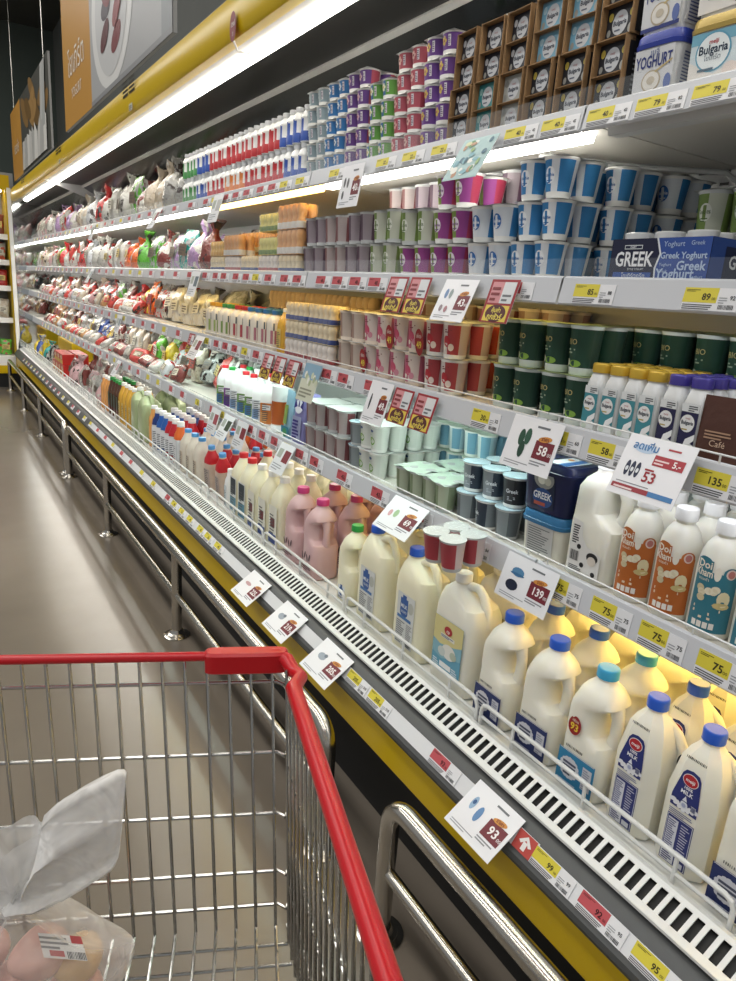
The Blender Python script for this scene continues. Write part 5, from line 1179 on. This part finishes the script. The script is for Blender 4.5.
# arrow tag on the bumper
O, U = rail_map('bumper', .835)
a = Art().rect(-.03, 0, .03, .042, '#e9ebee', 0).rect(-.026, .0, .026, .041, '#cf4a42', 1)
for p in ([(-.004, .006), (.007, .006), (.007, .024), (-.004, .024)], [(0.0015, .037), (-.016, .021), (-.009, .017), (.0015, .028)], [(.0015, .037), (.0015, .028), (.012, .017), (.019, .021)]): a.poly([(x*1.0, y) for x, y in p], '#f2efec', 2)
o = a.build('arrow_tag', None, front(-.0001), base=MB().box(0, .0008, -.03, .03, 0, .042, col('#dfe1e4'))); o.location = O; o.rotation_euler = (0, math.atan2(U.x, U.z), 0)
tag(o, 'red tag with white upward arrow on the grey bumper beside the price tag 99', 'tag')

def card_art(a, W, H, price, th, block='#7c1f2c'):
    a.rect(-W/2, -H, W/2, 0, '#eceef2', 1)
    a.lines(W*.02, -H*.16, W*.42, -H*.08, 1, '#6c7076', 2); a.lines(-W*.42, -H*.93, W*.1, -H*.84, 2, '#9a9da4', 2, .4)
    for i, (x, y, rx, ry, cc) in enumerate(th): a.ell(x*W, y*H, rx*W, ry*H, cc, 2+i*.3, 14)
    a.rect(W*.08, -H*.72, W*.44, -H*.38, block, 2); a.text(price, W*.25, -H*.63, H*.17, '#f4eeee', 3, bold=True, maxw=W*.22); a.text('00', W*.40, -H*.63, H*.07, '#f4eeee', 3)
    a.ell(W*.24, -H*.34, W*.13, H*.055, '#d88a2c', 3, 14, .15); a.text('ราคา', W*.24, -H*.37, H*.07, '#7c1f1c', 4, bold=True)
    a.lines(W*.08, -H*.84, W*.42, -H*.74, 2, '#8c8f96', 2, .5)
def card(label, y, x, z, tilt, W=.148, H=.104, roll=0., draw=None, yaw=0., group='promotion cards'):
    a = Art(); draw(a, W, H)
    o = a.build('price_card', None, front(-.0006), base=MB().box(-.0004, .0004, -W/2, W/2, -H, 0, col('#d6d8dc')))
    o.location = (x, y, z); o.rotation_euler = (roll, tilt, yaw); tag(o, label, 'card', group); return o
CUPS = [(-.22, -.4, .06, .16, '#23503a'), (-.10, -.36, .06, .16, '#2a5a44'), (-.16, -.62, .06, .16, '#1f4634')]
BOT = [(-.3, -.4, .05, .14, '#8fb4d8'), (-.12, -.5, .055, .16, '#5a8cc4'), (-.3, -.38, .03, .05, '#2f5a94')]
LID = [(-.2, -.35, .12, .10, '#4a86b4'), (-.24, -.66, .12, .12, '#1c2440'), (-.2, -.4, .14, .03, '#2f6a9c')]
GRY = [(-.2, -.45, .12, .1, '#9aa6b4'), (-.12, -.38, .05, .05, '#6c7a88')]
def dA(p, th): return lambda a, W, H: card_art(a, W, H, p, th)
card('white promotion card reading 58 with dark green cups, on the third shelf rail', 1.155, 1.183, 1.352, .30, .16, .125, draw=dA('58', CUPS))
def d53(a, W, H):
    a.rect(-W/2, -H, W/2, 0, '#eceef2', 1); a.text('ลดเพิ่ม', -W*.2, -H*.22, H*.12, '#3f7fc0', 3, bold=True); a.ell(-W*.2, -H*.2, W*.16, H*.07, '#b9d0ea', 2)
    a.rect(-W*.02, -H*.42, W*.42, -H*.25, '#b8323c', 2); a.text('5.-', W*.32, -H*.38, H*.1, '#f6eeee', 3, bold=True); a.lines(W*.0, -H*.39, W*.22, -H*.29, 2, '#f0d0d0', 3, .5)
    a.text('53', W*.02, -H*.7, H*.17, '#a8242e', 3, bold=True); a.lines(-W*.08, -H*.52, W*.14, -H*.46, 1, '#a8242e', 2); a.lines(W*.12, -H*.14, W*.42, -H*.08, 1, '#c04048', 2)
    for i in range(3): a.ell(-W*(.34-.08*i), -H*.55, W*.035, H*.13, '#2c3450', 2, 12); a.ell(-W*(.34-.08*i), -H*.56, W*.022, H*.04, '#dfe3e8', 3, 10)
    a.rect(-W*.46, -H*.9, W*.1, -H*.82, '#a8343e', 2); a.rect(W*.1, -H*.9, W*.46, -H*.82, '#3f7fc0', 2); a.lines(-W*.42, -H*.89, W*.05, -H*.83, 1, '#f0d8d8', 3, .5)
    a.lines(-W*.42, -H*.79, W*.4, -H*.76, 1, '#8c8f96', 2)
card('white promotion card reading 53 with red and blue bars, over the milk bottles', .822, 1.178, 1.372, .42, .15, .125, draw=d53)
card('white promotion card reading 139 with two lidded tubs, below the fourth shelf', 1.14, 1.213, 1.0, .32, .175, .115, draw=dA('139', LID))
card('white promotion card reading 93 with two bottles, nearest on the bumper', .935, 1.0, .541, .95, .15, .12, draw=dA('93', BOT))
card('white promotion card on the bumper, second from the near end', 1.68, 1.0, .541, .95, .17, .12, draw=dA('205', GRY))
card('white promotion card on the bumper, third from the near end', 1.985, 1.0, .541, .95, .165, .12, draw=dA('219', GRY))
card('white promotion card on the bumper, farthest of the four', 2.29, 1.0, .541, .95, .165, .12, draw=dA('225', [(-.2, -.45, .14, .06, '#c99a9c')]))
card('white promotion card on the fourth shelf rail above the green-capped bottles', 1.665, 1.213, 1.0, .75, .18, .12, draw=dA('69', [(-.3, -.5, .05, .1, '#d8a0a4'), (-.15, -.45, .06, .12, '#9cc08c')]))
card('white promotion card with price block on the second shelf rail beside red sale tags', 1.475, 1.172, 1.655, .42, .135, .115, draw=dA('43', [(-.3, -.35, .05, .12, '#6a8cbc'), (-.16, -.35, .05, .12, '#8c9c9c'), (-.3, -.7, .05, .08, '#8c7c84'), (-.14, -.72, .05, .08, '#b07a84')]))
card('white promotion card hanging on the top shelf rail above grey cups', 2.07, 1.172, 1.99, .18, .13, .13, draw=dA('40', [(-.3, -.4, .05, .12, '#5a5c60'), (-.14, -.42, .05, .12, '#6a6c70'), (-.3, -.7, .05, .1, '#5a5c60')]))
def dpic(a, W, H):
    a.rect(-W/2, -H, W/2, 0, '#9cc0c4', 1); r = random.Random(3)
    for i in range(26): a.ell(r.uniform(-.42, .42)*W, -r.uniform(.1, .88)*H, r.uniform(.04, .1)*W, r.uniform(.04, .09)*H, r.choice(['#4a8c5c', '#c8d0a0', '#6fa8b8', '#b88a6c', '#e0e4dc', '#3f6c84', '#8cb070']), 2+i*.1, 12)
card('colourful picture card hanging from the top shelf rail under black cartons', 1.455, 1.172, 1.985, .55, .13, .12, draw=dpic, group=None)
card('white promotion card on the third shelf rail beside two red sale tags', 1.83, 1.183, 1.345, .3, .125, .135, draw=dA('49', [(-.3, -.5, .04, .2, '#3a3c44')]))
def dpale(a, W, H):
    a.rect(-W/2, -H, W/2, 0, '#cfd2bc', 1).rect(-W/2, -H*.42, W/2, 0, '#7fa8c4', 2)
    for i in range(9): a.ell(-W*.3+W*.09*i*(.9 if i % 2 else 1), -H*(.3+.05*(i % 5)), W*.07, H*.09, ['#e2e4da', '#a8b48c', '#c6cfb0'][i % 3], 3+i*.1, 12)
    a.lines(-W*.4, -H*.9, W*.4, -H*.62, 3, '#8c8f7c', 3, .5)
card('pale green and blue leaflet hanging on the third shelf rail', 2.30, 1.183, 1.345, .3, .13, .14, draw=dpale, group=None)
def dsale(a, W, H):
    a.rect(-W/2, -H, W/2, 0, '#a8202a', 1); a.rect(-W*.42, -H*.55, W*.42, -H*.06, '#d88a90', 2); a.rect(0, -H*.55, W*.42, -H*.06, '#d6dade', 3); a.lines(-W*.38, -H*.5, -W*.05, -H*.12, 3, '#8c2a30', 4, .5); a.lines(W*.05, -H*.5, W*.38, -H*.3, 2, '#6c7076', 4, .5)
    a.rect(-W*.42, -H*.97, W*.42, -H*.6, '#e6c83c', 2); a.ell(0, -H*.785, W*.36, H*.2, '#5a1c20', 3, 20)
    a.text('คุ้มค่า', 0, -H*.76, H*.10, '#f0d84a', 4, bold=True, maxw=W*.5); a.text('ถูกชัวร์', 0, -H*.93, H*.13, '#f0d84a', 4, bold=True, maxw=W*.6)
n = 0
for rail, ys in (('second', (1.31, 1.655, 1.765)), ('third', (1.59, 1.705, 2.46, 2.58, 2.70)), ('third', (3.72,))):
    for q, y in enumerate(ys):
        n += 1; xf, zt_, rh = SH[rail]
        card(f'red and yellow sale tag on the {rail} shelf rail, {nth(n if rail == "second" else n-3)} from the near end', y, xf-.008, zt_-.004, .3, .098, .105, draw=dsale, group='red sale tags')
def dsm(cc): return lambda a, W, H: (a.rect(-W/2, -H, W/2, 0, '#e4e6ea', 1).rect(W*.02, -H*.6, W*.42, -H*.2, cc, 2).lines(-W*.4, -H*.9, W*.3, -H*.66, 3, '#9a9da4', 2, .4).rect(-W*.4, -H*.5, -W*.1, -H*.2, '#a8b0a4', 2))
for i, (rail, y, cc) in enumerate((('top', 3.3, '#b8b8b4'), ('top', 4.3, '#8c3038'), ('second', 3.62, '#5a6c78'), ('third', 3.58, '#8c3038'), ('third', 5.4, '#8c9ca4'), ('fourth', 2.55, '#8c3038'), ('fourth', 3.05, '#8c3038'), ('fourth', 3.22, '#3a4a34'), ('fourth', 3.42, '#b04a54'), ('fourth', 5.6, '#c8a0a0'), ('top', 6.2, '#9a9a96'), ('second', 6.3, '#8c9ca4'))):
    xf, zt_, rh = SH[rail]
    card(f'small white promotion card, {nth(i+1)} of the far ones, on the {rail} shelf rail', y, xf-.008, zt_-.004, .3+.2*(i % 2), .13, .13, draw=dsm(cc))
# red 49 badges standing against the fruit yogurt cups
def d49(a, W, H): a.ell(0, -H/2, W/2, H/2, '#a81c24', 1, 24).text('49', 0, -H*.72, H*.27, '#f0d23a', 3, bold=True, maxw=W*.7).text('เพียง', 0, -H*.34, H*.15, '#f2dfd6', 3, maxw=W*.6)
for y, z, w in ((1.70, z3+.172, 'on the upper red cups'), (1.86, z3+.172, 'on the upper pink cups'), (2.01, z3+.085, 'on the lower tan cups')):
    a = Art(); d49(a, .05, .078); o = a.build('price_badge', None, front(0), base=MB().box(.0005, .0009, -.002, .002, -.05, -.04, col('#a81c24'))); o.location = (1.206, y, z); o.rotation_euler = (0, -.12, -.1); tag(o, f'red oval price badge reading 49 {w}', 'badge', 'red oval price badges')
# small red cups hung in a blister below the fourth shelf
K['redsmall'].put((1.138, 1.355, .932), (0, -.06, .03), 'pack of red cups hooked on the fourth shelf rail above the big milk jugs')
# ------------------------------------------------------------------ shopping trolley
A = Vector((.375, .927, 0)).normalized(); Wd = Vector((A.y, -A.x, 0)); UP = Vector((0, 0, 1))
CT = Vector((.490, 1.024, .97)); CB = Vector((.460, .907, .49))
sd = Vector((-.264, -.965, 0)).normalized()
WF = .76; LS = .86
cart = thing('shopping_trolley', 'chrome wire shopping trolley with red plastic rim in the foreground', 'trolley', (0, 0, 0))
LT = CT-Wd*WF; LB = CB-Wd*(WF-.06)
sdl = Vector((-2*(sd.dot(Wd))*Wd+sd))          # mirrored side direction on the left
RT_, RB = CT+sd*LS, CB+sd*(LS-.1)
LTb, LBb = LT+sdl*LS, LB+sdl*(LS-.1)
MB().tube([LT-Wd*.0, CT-Wd*.135], .0085, 12, REDP).obj('front_rim', cart)
MB().tube([LT, LTb], .0125, 12, REDP).obj('side_rim', cart)
def path_rim():
    p = [CT+Vector((-.028, .012, 0)), CT+Vector((-.008, .004, .0)), CT+Vector((.002, -.012, -.004)), CT+Vector((.003, -.04, -.012)), CT+Vector((.0, -.075, -.004))]
    return p+[CT+sd*(.11+i*.15) for i in range(6)]
MB().tube(path_rim(), [.011, .0125, .0135, .0125, .0115]+[.0135]*6, 14, REDP).obj('side_rim', cart)
m = MB()
Mx = Matrix.Identity(4)
for r in range(3): Mx[r][0], Mx[r][1], Mx[r][2] = Wd[r], A[r], UP[r]
Mx.translation = CT-Wd*.064
m.loft([(-.03, .068, .012, 6), (-.027, .072, .015, 6), (.006, .073, .016, 6), (.011, .069, .012, 6)], 36, REDP); m.v = [Mx @ Vector(v) for v in m.v]
m.obj('corner_grip', cart)
# front panel
def lerp(a, b, t): return a+(b-a)*t
m = MB(); nv = 19
for i in range(nv+1):
    t = i/nv*.955+.025
    a, b = lerp(CT, LT, t), lerp(CB, LB, t)
    m.tube([a+UP*-.004, lerp(a, b, .5), b, b-A*.12, b-A*.7], .003, 8, WIRE)
m.obj('front_and_floor_wires', cart)
m = MB()
for f in (.10, .36, .585, .80, .925):
    a, b = lerp(CT, CB, f), lerp(LT, LB, f)
    m.tube([a+sd*.012+A*.004, a-Wd*.012+A*.0035, b+Wd*.01+A*.0035], .0034, 8, WIRE)
m.obj('cross_wires', cart)
m = MB()
for d in (.035, .075, .13, .2, .28, .37, .47, .58):
    a, b = CB+sd*d, LB+sdl*d
    m.tube([a-UP*.005, b-UP*.005], .0028, 7, WIRE)
m.obj('floor_cross_wires', cart)
for nm, T, B_, s in (('right', CT, CB, sd), ('left', LT, LB, sdl)):
    m = MB()
    for i in range(1, 24):
        t = .006+.036*i; a = T+s*t; b = B_+s*min(t*.9, LS-.1)
        m.tube([a-UP*.006, b], .003, 8, WIRE)
    for f in (.10, .36, .585, .80, .925, 1.0):
        a = lerp(T, B_, f); b = lerp(T+s*LS, B_+s*(LS-.1), f)
        off = Wd*(.004 if nm == 'right' else -.004); m.tube([a+off, b+off], .0034, 8, WIRE)
    m.obj('side_wires', cart)
# carriage, out of sight below the frame
hb = (RT_+LTb)/2
MB().tube([LTb+UP*.04, RT_+UP*.04], .015, 12, REDP).obj('push_handle', cart)
for s_, P0, P1 in ((1, RB, RT_), (-1, LBb, LTb)):
    MB().tube([P1+UP*.04, P1, P0, Vector((P0.x, P0.y, .16)), lerp(Vector((P0.x, P0.y, .14)), Vector((CB.x if s_ > 0 else LB.x, CB.y if s_ > 0 else LB.y, .16)), .82)], .011, 10, WIRE).obj('carriage_tube', cart)
for P0 in (RB, LBb, lerp(RB, CB, .8), lerp(LBb, LB, .8)):
    w_ = MB(); w_.loft([(-.014, .048, .048), (-.012, .055, .055), (.012, .055, .055), (.014, .048, .048)], 24, RUBBER)
    Mw = Matrix.Translation((P0.x, P0.y, .0555)) @ Matrix(((Wd.y, 0, Wd.x), (-Wd.x, 0, Wd.y), (0, 1, 0))).to_4x4()
    w_.v = [Mw @ Vector(v) for v in w_.v]; wh = w_.obj('wheel', cart)
    MB().tube([(P0.x, P0.y, .17), (P0.x+Wd.x*.024, P0.y+Wd.y*.024, .12), (P0.x+Wd.x*.024, P0.y+Wd.y*.024, .0555)], .006, 8, WIRE).obj('fork', cart)

# ------------------------------------------------------------------ knotted bag of chicken in the trolley
PB = bpy.data.materials.new('cloudy_bag_film'); PB.use_nodes = True; nt = PB.node_tree
b = nt.nodes['Principled BSDF']; b.inputs['Base Color'].default_value = (.86, .86, .85, 1); b.inputs['Roughness'].default_value = .22
tl = nt.nodes.new('ShaderNodeBsdfTransparent'); mx = nt.nodes.new('ShaderNodeMixShader')
lw = nt.nodes.new('ShaderNodeLayerWeight'); lw.inputs['Blend'].default_value = .5
tc = nt.nodes.new('ShaderNodeTexCoord'); ns = nt.nodes.new('ShaderNodeTexNoise'); ns.inputs['Scale'].default_value = 16; ns.inputs['Distortion'].default_value = 1.2
nt.links.new(tc.outputs['Object'], ns.inputs['Vector'])
ma = nt.nodes.new('ShaderNodeMath'); ma.operation = 'MULTIPLY_ADD'; nt.links.new(ns.outputs['Fac'], ma.inputs[0]); ma.inputs[1].default_value = .26
mr = nt.nodes.new('ShaderNodeMapRange'); mr.inputs['To Min'].default_value = .0; mr.inputs['To Max'].default_value = .7
nt.links.new(lw.outputs['Facing'], mr.inputs['Value']); nt.links.new(mr.outputs['Result'], ma.inputs[2])
nt.links.new(ma.outputs[0], mx.inputs['Fac']); nt.links.new(tl.outputs[0], mx.inputs[1]); nt.links.new(b.outputs[0], mx.inputs[2])
bp = nt.nodes.new('ShaderNodeBump'); bp.inputs['Strength'].default_value = .5; bp.inputs['Distance'].default_value = .01
nt.links.new(ns.outputs['Fac'], bp.inputs['Height']); nt.links.new(bp.outputs['Normal'], b.inputs['Normal'])
nt.links.new(mx.outputs[0], nt.nodes['Material Output'].inputs['Surface'])
PB2 = PB.copy(); PB2.name = 'cloudy_bag_film_flare'
for q in PB2.node_tree.nodes:
    if q.type == 'MATH': q.inputs[1].default_value = .75
bagT = thing('plastic_bag', 'knotted clear plastic bag of raw chicken with white price sticker in the trolley', 'bag', (.03, .925, .494))
def ring(C_, ax, rx, ry, n, seed, amp, ux=None):
    ax = Vector(ax).normalized(); u = (ux or ax.orthogonal()); u = (u-ax*u.dot(ax)).normalized(); w = ax.cross(u)
    return [Vector(C_)+u*rx*cos(2*pi*i/n)*(1+amp*sin(5*2*pi*i/n+seed)+amp*.6*sin(9*2*pi*i/n+seed*2))+w*ry*sin(2*pi*i/n)*(1+amp*sin(5*2*pi*i/n+seed)+amp*.6*sin(8*2*pi*i/n-seed)) for i in range(n)]
def skin(rings, name, parent, mat, cap0=False):
    n = len(rings[0]); vs = [v for r in rings for v in r]; fs = []
    for r in range(len(rings)-1):
        for i in range(n): fs.append((r*n+i, r*n+(i+1) % n, (r+1)*n+(i+1) % n, (r+1)*n+i))
    if cap0: fs.append(tuple(reversed(range(n))))
    return MB().add(vs, fs, mat).obj(name, parent, smooth=75)
# body, local to (.03,.925,.494); pulled out to the right in a corner
n = 44
U_ = Vector((1, -.4, 0))
rs = [ring((0, 0, z), (0, 0, 1), rx, ry, n, 1+z*8, am, U_) for z, rx, ry, am in ((.001, .085, .07, .02), (.012, .12, .095, .02), (.05, .138, .105, .02), (.10, .14, .106, .02), (.14, .132, .098, .025), (.168, .108, .08, .035), (.19, .068, .056, .06), (.207, .03, .028, .12), (.218, .014, .014, .16), (.23, .012, .012, .16))]
for q_, r in enumerate(rs[2:7]):              # the drawn-out corner on the right
    for i, v in enumerate(r):
        k = max(0, cos(2*pi*i/n))**12
        v.x += [.01, .02, .03, .03, .01][q_]*k; v.y -= [.01, .02, .025, .02, .01][q_]*k; v.z += [.05, .035, .015, -.015, -.02][q_]*k
skin(rs, 'body_film', bagT, PB, True)
# neck and open flare, cut off upright at its mouth
C1 = Vector((0, 0, .23))
def slant(C_, rz_, rd, seed, amp, ux):
    u = Vector(ux).normalized(); w = Vector((.3, .95, 0)); r = []
    for i in range(n):
        q = 2*pi*i/n; a = sgnp(cos(q), .72); b_ = sgnp(sin(q), .8)
        r.append(Vector(C_)+u*rz_*a*(1+amp*.7*sin(4*q+seed)+amp*.25*sin(11*q+seed*3))+w*rd*b_*(1+amp*1.5*sin(6*q+seed)+amp*.8*sin(13*q+seed*2)))
    return r
fr = [slant(C1+Vector((.004, .002, -.004)), .012, .012, 2, .14, (1, -.4, .1)), slant(C1+Vector((.008, .002, .018)), .024, .020, 2.2, .2, (.85, -.3, .4)), slant(C1+Vector((.018, -.002, .045)), .052, .032, 2.4, .2, (.5, -.2, .85)),
      slant(C1+Vector((.04, -.008, .068)), .068, .04, 2.6, .16, (.12, 0, 1)), slant(C1+Vector((.07, -.02, .088)), .074, .04, 2.8, .12, (-.05, 0, 1)), slant(C1+Vector((.10, -.03, .106)), .077, .038, 3.0, .09, (-.04, 0, 1)), slant(C1+Vector((.122, -.038, .120)), .078, .036, 3.2, .07, (0, 0, 1)),
      slant(C1+Vector((.137, -.043, .128)), .079, .032, 3.3, .06, (.06, 0, 1)), slant(C1+Vector((.143, -.046, .133)), .074, .030, 3.4, .06, (.1, 0, 1)), slant(C1+Vector((.147, -.047, .136)), .066, .026, 3.4, .06, (.1, 0, 1))]
skin(fr, 'flared_top', bagT, PB2)
fl = [slant(C1+Vector((0, 0, -.004)), .012, .012, 2, .14, (1, -.4, .1)), slant(C1+Vector((-.004, .004, .022)), .03, .02, 2.2, .2, (.85, -.3, .4)), slant(C1+Vector((-.012, .008, .052)), .066, .028, 2.5, .16, (.8, -.25, .5)), slant(C1+Vector((-.02, .012, .082)), .085, .03, 2.8, .14, (.85, -.25, .4)), slant(C1+Vector((-.03, .016, .10)), .085, .034, 2.9, .12, (.9, -.25, .3))]
skin(fl, 'flared_top', bagT, PB2)
MB().tube([C1+Vector((.016*cos(q), .016*sin(q), .004*sin(2*q))) for q in [2*pi*i/16 for i in range(16)]], .008, 8, PB, True).obj('knot', bagT)
st = Art().rect(-.03, -.017, .03, .017, '#e8e6e4', 1).rect(.014, .006, .03, .017, '#c4474c', 2).rect(-.02, -.014, .0, -.006, '#c4474c', 2).lines(-.03, -.004, .012, .016, 3, '#7c7c80', 2, .5).bars(.004, -.016, .03, -.006, 12, '#2c2c30', 2)
st.build('price_sticker', bagT, flat((.058, -.05, .1745), (1, -.4, -.25), (-.1, .8, .5)))
CH = pmat('raw_chicken_pink', '#d9aca0', .35, noise=.22, nscale=26, sss=.25); CF = pmat('raw_chicken_skin', '#dcb98a', .35, noise=.15, nscale=30, sss=.2)
def lump(label, x, y, z, rx, ry, rz_, a, m_, s):
    r = random.Random(s); mb = MB(); N = 20; secs = []
    for k in range(13):
        q = pi*(k+.5)/13; secs.append((-cos(q)*rz_, sin(q)*rx, sin(q)*ry*(1+.15*sin(3*q)), 2.2, .006*sin(2*q+s), .006*cos(q+s)))
    mb.loft(secs, N, m_)
    mb.v = [(vx*(1+.07*sin(vz*90+s)), vy*(1+.07*sin(vx*80+s)), vz) for vx, vy, vz in mb.v]
    o = mb.obj('chicken_piece', smooth=80); o.location = (x, y, z); o.rotation_euler = (a, 0, a*.7); tag(o, label, 'chicken', 'raw chicken pieces'); return o
bx, by, bz = .03, .925, .494
lump('pink raw chicken piece at the right of the clear bag', bx+.075, by-.03, bz+.062, .042, .04, .054, .15, CH, 1)
lump('yellowish skin-on chicken piece at the right corner of the clear bag', bx+.084, by-.033, bz+.130, .034, .030, .028, .1, CF, 2)
lump('pink raw chicken piece under the knot of the clear bag', bx-.008, by+.0, bz+.058, .032, .05, .05, .2, CH, 3)
lump('pink raw chicken piece at the left of the clear bag', bx-.078, by+.026, bz+.058, .030, .040, .048, -.2, CH, 4)
lump('pink chicken piece beside the knot, right of the middle of the bag', bx+.035, by-.018, bz+.152, .040, .036, .028, .1, CH, 8)
lump('pale pink chicken piece lying on top of the others in the bag', bx-.05, by+.015, bz+.148, .044, .036, .030, .1, CH, 5)
for k in Kind.all: kill(k.root)
